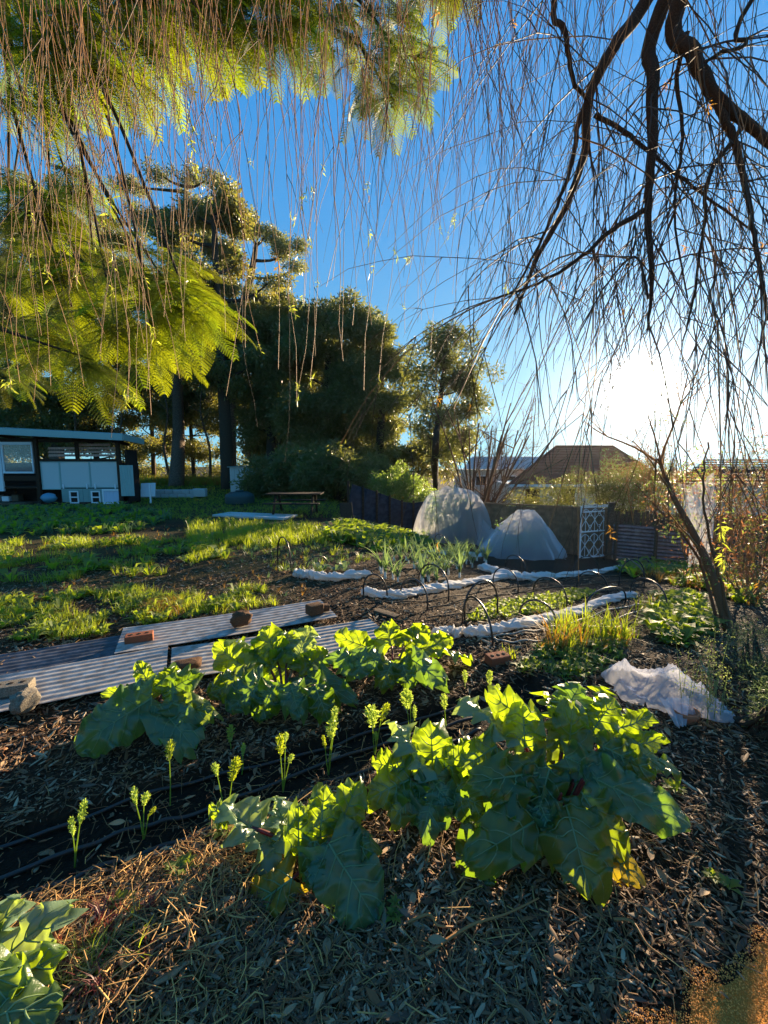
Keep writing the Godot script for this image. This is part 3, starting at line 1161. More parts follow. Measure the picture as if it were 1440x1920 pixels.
func limb_to(mb: MB, a: Vector3, b: Vector3, r0: float, r1: float, sides := 5, bow := 0.15) -> void:
	var d := b - a
	var pts := []
	var off := rv(d.length() * 0.06)
	for k in 6:
		var t := k / 5.0
		pts.append(a + d * t + Vector3(0, -d.length() * bow * sin(PI * t) * (0.6 if d.y > 0 else -0.3), 0) + off * sin(PI * t))
	mb.tube(pts, taper(6, r0, r1), sides)


func tree(called: String, label: String, group: String, base: Vector3, trunk: Array, r0: float, blobs: Array, meshes: Array, density: float, size: float, bark: Material, limb_r := 0.3, squash := 0.75) -> Node3D:
	var o := thing(called, label, "tree", base, group)
	var tb := MB.new()
	var path := catmull([base + Vector3(0, -0.2, 0)] + trunk, 5)
	tb.tube(path, taper(path.size(), r0, r0 * 0.3), 9)
	put("trunk", tb, bark, o)
	var lb := MB.new()
	for b in blobs:
		var c: Vector3 = b[0]
		var best: Vector3 = path[0]
		var bd := 1e9
		for p: Vector3 in path:
			if p.y < c.y - b[1] * 0.2 and p.y > base.y + (c.y - base.y) * 0.25:
				var d: float = p.distance_to(c) + absf(c.y - p.y) * 0.2
				if d < bd:
					bd = d
					best = p
		limb_to(lb, best, c, r0 * limb_r, r0 * 0.06)
	put("limbs", lb, bark, o)
	crown_of(o, meshes, blobs, density, size, 0.3, squash, "crown", 0.74 if called == "gum_tree" else 1.0)
	return o


func px(list: Array) -> Array:   # [[point, radius], ...]
	return list


func far_trees() -> void:
	var gum := [clump(34, 0.5, 0.085, M.gum_leaf, 0.7, 0.5), clump(34, 0.44, 0.09, M.gum_leaf, 0.7, 0.3)]
	var oak := [clump(46, 0.6, 0.075, M.oak_needle, 0.8, 0.2), clump(46, 0.5, 0.085, M.oak_needle, 0.8, 0.2)]
	var wood := [clump(36, 0.42, 0.10, M.wood_leaf, 0.8, 0.2), clump(36, 0.46, 0.09, M.oak_needle, 0.8, 0.3)]

	# three tall gums
	tree("gum_tree", "tallest gum tree with tufted crown above the feathery leaves", "tall gums behind the shed", gp(Vector3(-13.071, 0.307, -26.155)),
		[Vector3(-15.047, 4.418, -31), Vector3(-14.814, 11.888, -31), Vector3(-13.912, 17.916, -31), Vector3(-13.578, 20.656, -31)], 0.5,
		[[Vector3(-17.614, 20.656, -31), 1.5], [Vector3(-15.36, 21.5, -31), 1.2], [Vector3(-13.724, 21.332, -31), 1.3], [Vector3(-12.158, 21.163, -31), 1.2], [Vector3(-11.036, 20.045, -31), 1.2], [Vector3(-12.794, 19.152, -32), 2.3], [Vector3(-16.464, 18.607, -31), 2.1],
		[Vector3(-12.327, 16.172, -31), 2.4], [Vector3(-17.436, 17.057, -30), 2.2], [Vector3(-11.3, 14.048, -31), 2.2], [Vector3(-16.927, 14.405, -31), 2.4]], gum, 10.0, 0.42, M.gum_bark, 0.26, 0.6)
	tree("gum_tree", "gum tree with rounded tufts reaching right into blue sky", "tall gums behind the shed", gp(Vector3(-9.585, 0.289, -25.788)),
		[Vector3(-10.893, 4.33, -30), Vector3(-10.351, 10.146, -30), Vector3(-9.088, 14.339, -30), Vector3(-8.652, 16.383, -30)], 0.48,
		[[Vector3(-9.328, 17.56, -30), 1.5], [Vector3(-7.909, 17.057, -30), 1.7], [Vector3(-6.318, 16.045, -30), 1.6], [Vector3(-10.122, 15.706, -30), 1.8], [Vector3(-5.985, 14.853, -30), 1.0], [Vector3(-9.132, 13.131, -30), 2.1], [Vector3(-7.067, 12.582, -29), 1.6], [Vector3(-11.012, 11.91, -30), 2.0],
		[Vector3(-8.478, 10.855, -30), 2.0], [Vector3(-10.38, 9.434, -30), 2.0]], gum, 10.0, 0.42, M.gum_bark, 0.26, 0.6)
	tree("gum_tree", "gum tree farthest left, mostly hidden by feathery leaves", "tall gums behind the shed", gp(Vector3(-20.445, 0.307, -26.155)),
		[Vector3(-24.811, 4.505, -32), Vector3(-23.918, 12.217, -32), Vector3(-24.192, 17.722, -32), Vector3(-23.994, 19.861, -32)], 0.5,
		[[Vector3(-25.069, 20.566, -32), 2.2], [Vector3(-22.379, 20.917, -32), 2.0], [Vector3(-26.46, 18.081, -32), 2.5], [Vector3(-23.424, 17.722, -32), 2.6], [Vector3(-21.062, 18.439, -32), 2.2], [Vector3(-25.662, 14.447, -32), 2.6], [Vector3(-22.163, 14.447, -32), 2.4], [Vector3(-20.107, 15.912, -32), 2.2]], gum, 10.0, 0.42, M.gum_bark, 0.26, 0.6)

	# dark she-oaks and pines in the middle
	var oaks := "dark dense trees in the middle distance"
	tree("she_oak_tree", "broad dark tree with the highest rounded crown in the middle", oaks, gp(Vector3(-3.27, 0.165, -23.166)),
		[Vector3(-3.54, 3.27, -25), Vector3(-3.262, 6.947, -25), Vector3(-3.308, 9.916, -25)], 0.38,
		[[Vector3(-3.675, 9.975, -25), 1.5], [Vector3(-2.445, 10.355, -25), 1.3], [Vector3(-4.918, 9.182, -25), 1.5], [Vector3(-1.228, 9.476, -25), 1.5], [Vector3(-3.085, 8.442, -25), 2.0], [Vector3(-4.964, 7.248, -25), 1.9], [Vector3(-1.239, 7.548, -25), 1.9], [Vector3(-2.752, 5.953, -24.5), 2.0], [Vector3(-4.613, 4.755, -24.5), 1.9],
		[Vector3(-0.92, 5.356, -24.5), 1.9], [Vector3(-2.471, 3.848, -24.5), 1.8], [Vector3(-4.036, 2.779, -24.5), 1.5]], oak, 9.0, 0.46, M.bark)
	tree("she_oak_tree", "dark tree whose right edge meets the blue sky", oaks, gp(Vector3(-0.198, -0.46, -30.813)),
		[Vector3(-0.244, 2.306, -24), Vector3(-0.12, 5.281, -24), Vector3(-0.237, 8.172, -24)], 0.32,
		[[Vector3(-0.148, 8.457, -24), 1.3], [Vector3(0.595, 7.314, -24), 1.3], [Vector3(-0.746, 6.737, -24), 1.6], [Vector3(0.45, 5.574, -24), 1.4], [Vector3(-0.603, 4.397, -24), 1.5], [Vector3(0.756, 3.804, -24), 0.9], [Vector3(-0.609, 2.607, -24), 1.3]], oak, 8.5, 0.46, M.bark)
	tree("she_oak_tree", "dark tree directly right of the tall gums", oaks, gp(Vector3(-6.395, 0.191, -23.735)),
		[Vector3(-6.979, 3.008, -26), Vector3(-6.74, 6.529, -26), Vector3(-6.869, 9.634, -26)], 0.36,
		[[Vector3(-7.014, 10.093, -26), 1.7], [Vector3(-5.734, 10.245, -26), 1.4], [Vector3(-7.722, 8.092, -26), 1.9], [Vector3(-6.122, 7.781, -26), 1.8], [Vector3(-7.16, 5.579, -26), 2.0], [Vector3(-5.728, 4.301, -26), 1.5], [Vector3(-8.195, 3.979, -26), 1.3]], oak, 9.0, 0.46, M.bark)
	tree("she_oak_tree", "feathery thin tree between the dark trees and the bare shrub", oaks, gp(Vector3(4.576, -1.08, -36.345)),
		[Vector3(2.32, 1.94, -19), Vector3(2.436, 3.835, -19), Vector3(2.684, 6.144, -19), Vector3(2.708, 7.498, -19)], 0.2,
		[[Vector3(2.622, 7.049, -19), 0.95], [Vector3(1.88, 6.485, -19), 0.8], [Vector3(3.475, 6.598, -19), 0.9], [Vector3(4.132, 5.688, -19), 0.9], [Vector3(2.363, 5.573, -19), 1.1], [Vector3(3.438, 4.998, -19), 1.1], [Vector3(4.049, 4.302, -19), 0.8], [Vector3(1.665, 4.535, -19), 0.9], [Vector3(2.868, 3.718, -19), 1.1],
		[Vector3(1.92, 3.012, -19), 0.9], [Vector3(3.601, 3.012, -19), 0.8], [Vector3(2.775, 2.179, -19), 0.9]], oak, 5.5, 0.40, M.bark)

	# woodland behind shed and lawn: a row of individual trees, light showing between the trunks
	var wl := ["slender woodland tree at the far left behind the shed roof", "woodland tree above the middle of the shed roof", "leaning woodland tree above the right end of the shed roof", "pale trunked woodland tree behind the right end of the lawn",
		"thick dark trunk standing beside the small pale shed", "woodland tree behind the lawn left of the thick trunk", "yellow lit woodland tree behind the small pale shed", "woodland tree seen over the picnic table", "woodland tree left of the citrus bush", "low woodland tree between citrus bush and thin feathery tree"]
	var wx := [20, 95, 185, 290, 428, 365, 480, 560, 650, 750]
	var wd := [34, 31, 33, 36, 24.5, 34, 34, 33, 31, 28]
	for k in 10:
		var base := gp(tree_at(wx[k], wd[k]))
		var top: float = [14.5, 15.5, 16.5, 15.0, 15.5, 14.5, 13.0, 12.0, 10.0, 6.0][k]
		var bl := []
		for i in [44, 46, 46, 46, 26, 46, 40, 34, 26, 14][k]:
			var y := base.y + top * rf(0.14 if k != 4 else 0.4, 1.0)
			bl.append([Vector3(base.x + rf(-3.0, 3.0), y, base.z + rf(-1.5, 1.5)), rf(0.8, 1.6)])
		var lean := rf(-0.8, 0.8)
		tree("woodland_tree", wl[k], "woodland behind the lawn", base,
			[base + Vector3(lean * 0.2, top * 0.3, 0), base + Vector3(lean * 0.6, top * 0.6, 0.2), base + Vector3(lean, top, 0)], 0.42 if k == 4 else rf(0.16, 0.26), bl, wood, 10.0, 0.5, M.gum_bark if k in [3, 1, 6] else M.bark, 0.35)
	# bare thin trunks among them
	var tl := ["thin bare sapling at the left end of the woodland", "thin bare sapling behind the lawn", "pale thin sapling right of the lawn", "thin forked sapling beside the thick trunk", "thin dark sapling over the picnic table", "thin sapling against the bright gap left of the dark trees"]
	var tx := [150, 235, 320, 395, 530, 470]
	for k in 6:
		var b := gp(tree_at(tx[k], 28.5 + k * 0.7))
		var o := thing("sapling", tl[k], "sapling", b, "thin saplings in the woodland")
		var mb := MB.new()
		var path := catmull([b, b + Vector3(rf(-0.3, 0.3), 2.5, 0), b + Vector3(rf(-0.6, 0.6), 5.0, 0), b + Vector3(rf(-1, 1), 8.0, 0)], 4)
		mb.tube(path, taper(path.size(), 0.11, 0.03), 6)
		put("trunk", mb, M.gum_bark, o)
		var lb := MB.new()
		for i in 12:
			var p: Vector3 = path[rng.randi_range(4, path.size() - 1)]
			limb_to(lb, p, p + Vector3(rf(-1.3, 1.3), rf(0.4, 1.4), rf(-0.8, 0.8)), 0.035, 0.008, 4)
		put("limbs", lb, M.gum_bark, o)
	# undergrowth and far hedge
	var under := []
	for k in 9:
		var p := gp(tree_at(-30 + k * 62, 36.5 + rf(-1, 1)))
		under.append([p + Vector3(0, 0.5, 0), rf(1.0, 1.8)])
	var uo := Node3D.new()
	uo.name = "undergrowth"
	add_child(uo)
	tag(uo, "dark scrubby undergrowth behind the lawn and shed", "undergrowth", "", "stuff")
	crown_of(uo, wood, under, 9.0, 0.5, 0.0, 0.8, "scrub")
	# dark rounded shrubs by the picnic table
	var dl := ["dark rounded shrub behind the picnic table", "dark wide shrub between the picnic table and the blue grey fence", "tall dark shrub directly left of the citrus bush", "dark shrub at the right of the pale small shed"]
	var dp := [Vector3(-3.726, 0.045, -19.983), Vector3(-2.249, 0.015, -19.424), Vector3(-0.961, -0.341, -21.314), Vector3(-5.317, 0.066, -20.683)]
	for k in 4:
		var p := gp(dp[k])
		bush("dark_shrub", dl[k], p, [[p + Vector3(0, 1.1, 0), 1.3], [p + Vector3(-0.9, 0.8, 0), 1.0], [p + Vector3(0.9, 1.0, 0.2), 1.1], [p + Vector3(0.1, 1.7, 0), 0.9]], oak, 13.0, 0.42, "dark shrubs along the back fence")
	# citrus bush, lighter, with yellow fruit
	var cit := [clump(40, 0.30, 0.085, M.citrus_leaf, 0.9), clump(40, 0.26, 0.09, M.citrus_leaf, 0.9)]
	var cp := gp(Vector3(0.517, -0.981, -18.131))
	var cb := bush("citrus_bush", "bright leafy citrus bush with yellow fruit over the fence", cp, [[cp + Vector3(-0.6, 1.6, 0), 0.85], [cp + Vector3(0.3, 1.85, 0), 0.9], [cp + Vector3(0.9, 1.5, 0.1), 0.8], [cp + Vector3(0.0, 1.2, 0.3), 0.9], [cp + Vector3(1.3, 1.1, 0), 0.6]], cit, 13.0, 0.34, "")
	for k in 5:
		var f := MB.new()
		var c := cp + Vector3(rf(-0.9, 0.9), rf(1.1, 1.8), 0.85 + rf(0, 0.1))
		for j in 7:
			for i in 9:
				var a := TAU * i / 9.0
				var e := PI * (j / 6.0 - 0.5)
				f.vert(c + Vector3(cos(a) * cos(e), sin(e), sin(a) * cos(e)) * 0.06)
		for j in 6:
			for i in 9:
				f.quad_out(j * 9 + i, j * 9 + (i + 1) % 9, (j + 1) * 9 + (i + 1) % 9, (j + 1) * 9 + i, c)
		put("fruit", f, M.rhubarb_yellow, cb)

	# the bare shrub behind the netted bushes
	var bs := gp(Vector3(3.551, -1.08, -14.749)) + Vector3(0.2, 0, -1.6)
	var bo := thing("bare_shrub", "tall leafless many stemmed shrub behind the netted bushes", "shrub", bs)
	for k in 13:
		var mb := MB.new()
		var dir := Vector3(rf(-0.4, 0.75), 1.0, rf(-0.3, 0.3)).normalized()
		stem(mb, bs + rv(0.2) * Vector3(1, 0, 1), dir, rf(3.6, 5.2), 0.06, 4, 0.07)
		put("stem", mb, M.red_bark, bo)


func tree_at(x: float, d: float) -> Vector3:   # a ground point by its bearing and its distance
	return Vector3((x - 720.0) / 780.0 * d * 1.0, 0, -d)


func stem(mb: MB, a: Vector3, dir: Vector3, len: float, r: float, level: int, wander := 0.1, lift := 0.02) -> void:
	var n := 6
	var pts := [a]
	var d := dir
	var p := a
	for k in n:
		d = (d + rv(wander) + Vector3(0, lift, 0)).normalized()
		p += d * len / n
		pts.append(p)
	mb.tube(pts, taper(n + 1, r, r * 0.35), 5 if r > 0.02 else 3, false)
	if level > 0:
		for k in rng.randi_range(3, 5):
			var i := rng.randi_range(1, n - 1)
			var b: Vector3 = pts[i]
			stem(mb, b, (d + rv(0.75)).normalized(), len * rf(0.3, 0.55), r * 0.45, level - 1, wander * 1.2, lift)


func bush(called: String, label: String, at: Vector3, blobs: Array, meshes: Array, density: float, size: float, group := "", bark: Material = null) -> Node3D:
	var o := thing(called, label, "bush", at, group)
	var mb := MB.new()
	for b in blobs:
		for k in 3:
			limb_to(mb, at + Vector3(rf(-0.1, 0.1), 0, rf(-0.1, 0.1)), b[0] + rv(b[1] * 0.6), 0.03, 0.006, 4)
	put("stems", mb, bark if bark else M.bark, o)
	crown_of(o, meshes, blobs, density, size, 0.2, 0.85)
	return o


func right_shrubs() -> void:
	var hedge := [clump(34, 0.30, 0.05, M.hedge_leaf, 0.9), clump(30, 0.34, 0.05, M.hedge_leaf, 0.9)]
	var red := [clump(16, 0.30, 0.035, M.red_leaf, 1.0), clump(16, 0.26, 0.035, M.hedge_leaf, 1.0)]
	# behind the fence
	var hl := ["olive green bush behind the white screen", "olive bush behind the left end of the corrugated fence", "olive brown bush behind the middle of the corrugated fence"]
	var hp := [[1075, 918, 13.4], [1140, 905, 13.2], [1205, 905, 12.6]]
	for k in 3:
		var c := [Vector3(6.286, 0.746, -13.6), Vector3(7.29, 1.104, -13.4), Vector3(8.111, 1.13, -12.8)][k] as Vector3
		var g := gp(c)
		bush("olive_bush", hl[k], g, [[c, 0.75], [c + Vector3(-0.55, -0.3, 0), 0.6], [c + Vector3(0.6, -0.15, 0.1), 0.65], [c + Vector3(0.0, -0.6, 0.1), 0.7]], hedge, 8.0, 0.30, "olive bushes behind the fence")
	for k in 2:
		var c := [Vector3(5.112, 0.521, -14.2), Vector3(8.299, 1.329, -14.6)][k] as Vector3
		bush("olive_bush", ["olive bush hiding the house wall above the lower netted mound", "tall thin olive bush in front of the right end of the house roof"][k], gp(c), [[c, 0.7], [c + Vector3(0.5, 0.15, 0), 0.6], [c + Vector3(-0.45, -0.2, 0), 0.55], [c + Vector3(0.1, -0.6, 0), 0.7]], hedge, 6.0, 0.30, "olive bushes behind the fence")
	# sparse reddish shrubs with thin upright shoots
	var rl := ["thin reddish shrub under the sun with upright shoots", "reddish twiggy shrub right of the leaning trunk", "dense brown shrub at the right edge behind the white cloth", "low reddish shrub at the right edge before the palings"]
	var rc := [Vector3(7.324, 1.553, -11.6), Vector3(7.023, 1.357, -9), Vector3(7.343, 1.387, -8.2), Vector3(5.825, 0.543, -6.4)]
	for k in 4:
		var c: Vector3 = rc[k]
		var g := gp(c)
		var b := bush("reddish_shrub", rl[k], g, [[c, 0.75], [c + Vector3(-0.5, -0.4, 0), 0.6], [c + Vector3(0.5, -0.3, 0), 0.6], [c + Vector3(0.1, -0.8, 0), 0.6]], red, [6.0, 7.0, 11.0, 8.0][k], 0.30, "reddish shrubs at the right", M.twig)
		var mb := MB.new()
		for i in 16:
			stem(mb, c + Vector3(rf(-0.8, 0.8), rf(-0.9, -0.1), rf(-0.3, 0.3)), Vector3(rf(-0.4, 0.4), 1, rf(-0.2, 0.2)).normalized(), rf(0.7, 1.4), 0.011, 1, 0.12)
		put("shoots", mb, M.twig, b)

	# leaning trunk
	var b0 := gp(Vector3(3.904, -0.174, -4.485))
	var lt := thing("leaning_tree", "reddish brown trunk leaning left at the right edge of the garden", "tree", b0)
	var tb := MB.new()
	var path := catmull([b0 + Vector3(0.02, -0.1, 0), Vector3(3.875, 0.334, -4.75), Vector3(3.69, 0.878, -4.9), Vector3(3.552, 1.309, -5.1), Vector3(3.471, 1.767, -5.3)], 5)
	tb.tube(path, taper(path.size(), 0.06, 0.018), 10)
	put("trunk", tb, M.red_bark, lt)
	for k in 2:
		var t2 := MB.new()
		var p2 := catmull([b0 + Vector3(0.08 - 0.16 * k, -0.1, -0.08), [Vector3(3.787, 0.361, -4.55), Vector3(3.898, 0.324, -4.9)][k], [Vector3(3.564, 0.946, -4.5), Vector3(3.622, 0.862, -5)][k], [Vector3(3.442, 1.528, -4.5), Vector3(3.382, 1.201, -5.2)][k], [Vector3(3.476, 1.926, -4.5), Vector3(3.249, 1.46, -5.4)][k]], 5)
		for i in p2.size():
			p2[i] += rv(0.012)
		t2.tube(p2, taper(p2.size(), 0.02, 0.007), 8)
		put("side_stem", t2, M.red_bark, lt)
	for k in 5:
		var mb := MB.new()
		var p: Vector3 = path[rng.randi_range(7, path.size() - 1)]
		stem(mb, p, Vector3(rf(-0.9, 0.5), rf(0.4, 1.0), rf(-0.4, 0.3)).normalized(), rf(0.6, 1.2), 0.018, 2, 0.14)
		put("branch", mb, M.twig, lt)
	var bl := []
	for k in 14:
		bl.append([path[rng.randi_range(8, path.size() - 1)] + Vector3(rf(-0.35, 0.45), rf(-0.1, 0.5), rf(-0.3, 0.3)), rf(0.15, 0.28)])
	crown_of(lt, [clump(14, 0.34, 0.05, M.red_leaf, 1.0), clump(12, 0.34, 0.05, M.citrus_leaf, 1.0)], bl, 2.2, 0.15, 0.0, 1.0, "leaves")

	# white net hanging over the shrub
	var nb := MB.new()
	var top := [Vector3(5.332, 1.362, -7.6), Vector3(5.633, 1.478, -7.6), Vector3(6.123, 1.552, -7.8)]
	nb.grid(22, 22, func(i: int, j: int) -> Vector3:
		var u := i / 22.0
		var v := j / 22.0
		var t := (Vector3(5.332, 1.362, -7.6)).lerp(Vector3(6.153, 1.552, -7.8), u)
		var b := (Vector3(5.508, -0.149, -7.4)).lerp(Vector3(6.144, -0.101, -7.7), u)
		var p := b.lerp(t, v)
		var fold := sin(u * 17.0 + v * 2.0) * 0.05 + sin(u * 31.0 + 1.0 - v * 3.0) * 0.025
		return p + Vector3(0.10 * sin(v * 3.0), -0.12 * sin(PI * u) * v, fold * (1.1 - 0.5 * v)))
	tag(put("hanging_net", nb, M.net), "white netting hung over the shrub beside the leaning trunk", "net")

	# dense feathery green mass in the near right
	var fern := [clump(60, 0.34, 0.014, M.fern_leaf, 1.0), clump(60, 0.30, 0.016, M.fern_leaf, 1.0)]
	var fl := ["dense feathery dark green plant at the right edge beside the net heap", "feathery dark green plant behind, at the right edge below the trunk"]
	for k in 2:
		var g := gp([Vector3(2.4, 0, -2.496), Vector3(2.938, -0.003, -3.171)][k])
		var bb := []
		for i in 11:
			bb.append([g + Vector3(rf(-0.12, 0.6), rf(0.05, 0.28), rf(-0.25, 0.25)), rf(0.11, 0.17)])
		bush("feathery_plant", fl[k], g, bb, fern, 4.0, 0.10, "feathery plants at the right edge")
	# pale nettle-like weed
	var wd := gp(Vector3(2.17, 0, -2.634))
	var wo := thing("pale_weed", "pale sunlit weed with small drooping leaves against the net heap", "weed", wd)
	var lm := clump(9, 0.5, 0.12, M.nettle, 0.6, 0.3)
	for k in 15:
		var mb := MB.new()
		var a := wd + Vector3(rf(-0.12, 0.12), 0, rf(-0.12, 0.12))
		var d := Vector3(rf(-0.12, 0.14), 1, rf(-0.1, 0.1)).normalized()
		var len := rf(0.28, 0.58)
		var e := a + d * len
		mb.tube([a, a.lerp(e, 0.5) + rv(0.01), e], [0.003, 0.0025, 0.0015], 4)
		var st := put("stem", mb, M.nettle, wo)
		for i in 7:
			var t := 0.25 + i * 0.125
			place("leaf_whorl", lm, Transform3D(Basis(Vector3.UP, rf(0, 6)) * Basis.from_scale(Vector3.ONE * rf(0.02, 0.034)), a.lerp(e, t)), st)


# ---------------------------------------------------------------- nets, beds, sheets

func net_dome(o: Node3D, c: Vector3, rx: float, rz: float, high: float, peak: Vector2, sharp: float, seedn: float, m: Material, hem := 0.0) -> void:
	var mb := MB.new()
	var na := 96
	var nt := 26
	for j in nt + 1:
		var t := float(j) / nt
		for i in na + 1:
			var a := TAU * i / na
			var fold := 0.055 * sin(a * 7.0 + seedn + t * 1.5) + 0.045 * sin(a * 13.0 + seedn * 2.0 - t * 2.0) + 0.03 * sin(a * 23.0 + t * 4.0 + seedn)
			var crease := pow(absf(sin(a * 9.0 + seedn + 1.3 * sin(a * 3.0 + seedn) + t * 1.2)), 0.5) * 0.11 + pow(absf(sin(a * 17.0 - seedn - t * 2.0)), 0.5) * 0.06
			var r := (pow(sin(t * PI * 0.5), sharp) if sharp < 0.9 else lerpf(t, sin(t * PI * 0.5), 0.25)) * (1.0 + (fold + crease) * t * 1.1) + hem * smoothstep(0.8, 1.0, t)
			var y := high * (pow(cos(t * PI * 0.5), 0.85) if sharp < 0.9 else (0.6 * pow(0.5 + 0.5 * cos(PI * t), 0.7) + 0.4 * sqrt(maxf(0.0, 1.0 - t * t))))
			r *= 1.0 + 0.12 * sin(a * 2.0 + seedn) + 0.07 * sin(a * 3.0 - seedn)
			y += high * 0.11 * nz.get_noise_2d(cos(a) * 200.0 * t + seedn * 50.0, sin(a) * 200.0 * t) * (1.0 - t)
			var off := peak * (1.0 - t)
			var x := c.x + cos(a) * rx * r + off.x
			var z := c.z + sin(a) * rz * r + off.y
			mb.vert(Vector3(x, maxf(hgt(x, z) + 0.02, hgt(c.x, c.z) + y), z))
	for j in nt:
		for i in na:
			var k := j * (na + 1) + i
			mb.quad_out(k, k + 1, k + na + 2, k + na + 1, c)
	put("netting", mb, m, o)


func netted_shrubs() -> void:
	var inner := [clump(30, 0.34, 0.06, M.hedge_leaf, 0.9), clump(30, 0.30, 0.07, M.citrus_leaf, 0.9)]
	var c1 := gp(Vector3(2.453, -0.972, -14.171))
	var s1 := bush("fruit_bush", "leafy fruit bush inside the taller netted mound", c1, [[c1 + Vector3(0, 1.0, 0), 0.75], [c1 + Vector3(-0.4, 0.7, 0), 0.6], [c1 + Vector3(0.45, 0.8, 0), 0.6], [c1 + Vector3(0.1, 1.35, 0), 0.5]], inner, 6.0, 0.3, "fruit bushes under netting")
	var n1 := thing("netted_mound", "taller rounded mound of white netting draped over a bush", "netting", c1, "white nets over fruit bushes")
	net_dome(n1, c1, 1.02, 0.95, 1.86, Vector2(-0.05, 0), 0.62, 1.3, M.net, 0.0)
	var c2 := gp(Vector3(3.656, -0.748, -10.975))
	bush("fruit_bush", "sparse fruit bush inside the lower netted mound", c2, [[c2 + Vector3(0, 0.6, 0), 0.5], [c2 + Vector3(-0.4, 0.45, 0), 0.4], [c2 + Vector3(0.35, 0.4, 0), 0.4]], inner, 4.0, 0.28, "fruit bushes under netting")
	var n2 := thing("netted_mound", "lower tent shaped mound of white netting with a tail on the ground", "netting", c2, "white nets over fruit bushes")
	net_dome(n2, c2, 1.02, 0.75, 1.26, Vector2(0.12, 0), 0.95, 4.1, M.net, 0.10)
	# the swag of net that joins them, and the tail at the right
	var sw := MB.new()
	var a0 := c1 + Vector3(0.72, 1.05, 0.35)
	var a1 := c1 + Vector3(0.55, 0.05, 0.75)
	var b0 := c2 + Vector3(-0.15, 1.0, 0.1)
	var b1 := c2 + Vector3(-0.75, 0.06, 0.35)
	sw.grid(26, 16, func(i: int, j: int) -> Vector3:
		var u := i / 26.0
		var v := j / 16.0
		var p := a1.lerp(b1, u).lerp(a0.lerp(b0, u), v)
		return p + Vector3(0, -0.42 * sin(PI * u) * v, 0.06 * sin(v * 19.0 + u * 4.0) + 0.03 * sin(v * 37.0)))
	put("swag", sw, M.net, n2)
	var tl := MB.new()
	var d0 := gp(Vector3(4.392, -0.775, -10.837))
	var d1 := gp(Vector3(4.664, -0.752, -10.426))
	tl.grid(14, 8, func(i: int, j: int) -> Vector3:
		var u := i / 14.0
		var v := j / 8.0
		var p := d0.lerp(d1, u) + Vector3(0, 0, -0.35 * v * (1.0 - 0.7 * u))
		return gp(p, 0.02 + 0.34 * v * (1.0 - u) * (1.0 - u) + 0.02 * sin(u * 23.0)))
	put("tail", tl, M.net, n2)

	# crumpled heap of net with the pot under its near corner
	var h := gp(Vector3(2.04, 0, -2.931))
	var ho := thing("net_heap", "crumpled heap of white bird netting on the mulch by the feathery plants", "netting", h)
	var ax := (Vector3(2.243, 0, -2.779) - Vector3(1.852, 0, -3.185)).normalized()
	var ay := Vector3(-ax.z, 0, ax.x)   # away from the camera or towards it
	var mb := MB.new()
	var na := 170
	var nt := 56
	for j in nt + 1:
		var t := float(j) / nt
		for i in na + 1:
			var a := TAU * i / na
			var out := 1.0 + 0.14 * sin(a * 2.0 + 0.6) + 0.10 * sin(a * 3.0 + 2.0) + 0.06 * sin(a * 7.0) + 0.03 * sin(a * 17.0)
			var x := cos(a) * t * 0.38 * out
			var z := sin(a) * t * 0.30 * out
			var p := h + ax * x + ay * z
			var body := 0.125 * exp(-pow((x - 0.10) / 0.19, 2.0) - pow(z / 0.18, 2.0)) + 0.125 * exp(-pow((x + 0.22) / 0.10, 2.0) - pow((z - 0.03) / 0.13, 2.0)) + 0.10 * exp(-pow((x - 0.06) / 0.15, 2.0) - pow((z + 0.18) / 0.10, 2.0))
			var na1 := nz.get_noise_2d(x * 130.0 + 25.0 * sin(z * 9.0), z * 210.0)
			var na2 := nz.get_noise_2d(x * 330.0 + 300.0, z * 260.0 + 40.0 * sin(x * 12.0))
			var cr := 0.045 * pow(1.0 - minf(1.0, absf(na1) * 2.6), 2.0) + 0.034 * pow(1.0 - minf(1.0, absf(na2) * 2.6), 2.0) + 0.014 * pow(1.0 - minf(1.0, absf(nz.get_noise_2d(x * 700.0 - 90.0, z * 520.0)) * 2.6), 2.0)
			mb.vert(gp(p, 0.012 + (body + cr) * pow(maxf(0.0, 1.0 - pow(t, 6.0)), 0.5)))
	for j in nt:
		for i in na:
			var k := j * (na + 1) + i
			mb.quad_out(k, k + 1, k + na + 2, k + na + 1, h - Vector3(0, 3, 0))
	put("netting", mb, M.net_heap, ho)
	var hem := MB.new()
	var w0 := gp(Vector3(1.977, 0, -2.668), 0.10)
	var w1 := gp(Vector3(1.914, 0, -2.507), 0.02)
	hem.grid(8, 10, func(i: int, j: int) -> Vector3:
		var u := i / 8.0 - 0.5
		var v := j / 10.0
		return w1.lerp(w0, v) + Vector3(u * (0.05 + 0.14 * v), 0.012 * sin(u * 18.0) + 0.01, 0.02 * sin(u * 14.0)))
	put("hanging_corner", hem, M.net_heap, ho)
	var pc := gp(Vector3(2.013, 0, -2.606), -0.04)
	var po := thing("plant_pot", "small terracotta pot under the near corner of the net heap", "pot", pc)
	var pm := MB.new()
	var prof := [[0.0, 0.0], [0.055, 0.0], [0.072, 0.075], [0.08, 0.078], [0.082, 0.105], [0.072, 0.105], [0.066, 0.08], [0.0, 0.075]]
	for q in prof:
		for i in 18:
			var a := TAU * i / 18.0
			pm.vert(pc + Vector3(cos(a) * q[0], q[1], sin(a) * q[0]))
	for j in prof.size() - 1:
		for i in 18:
			pm.quad(j * 18 + i, (j + 1) * 18 + i, (j + 1) * 18 + (i + 1) % 18, j * 18 + (i + 1) % 18)
	put("pot_body", pm, M.terracotta, po)


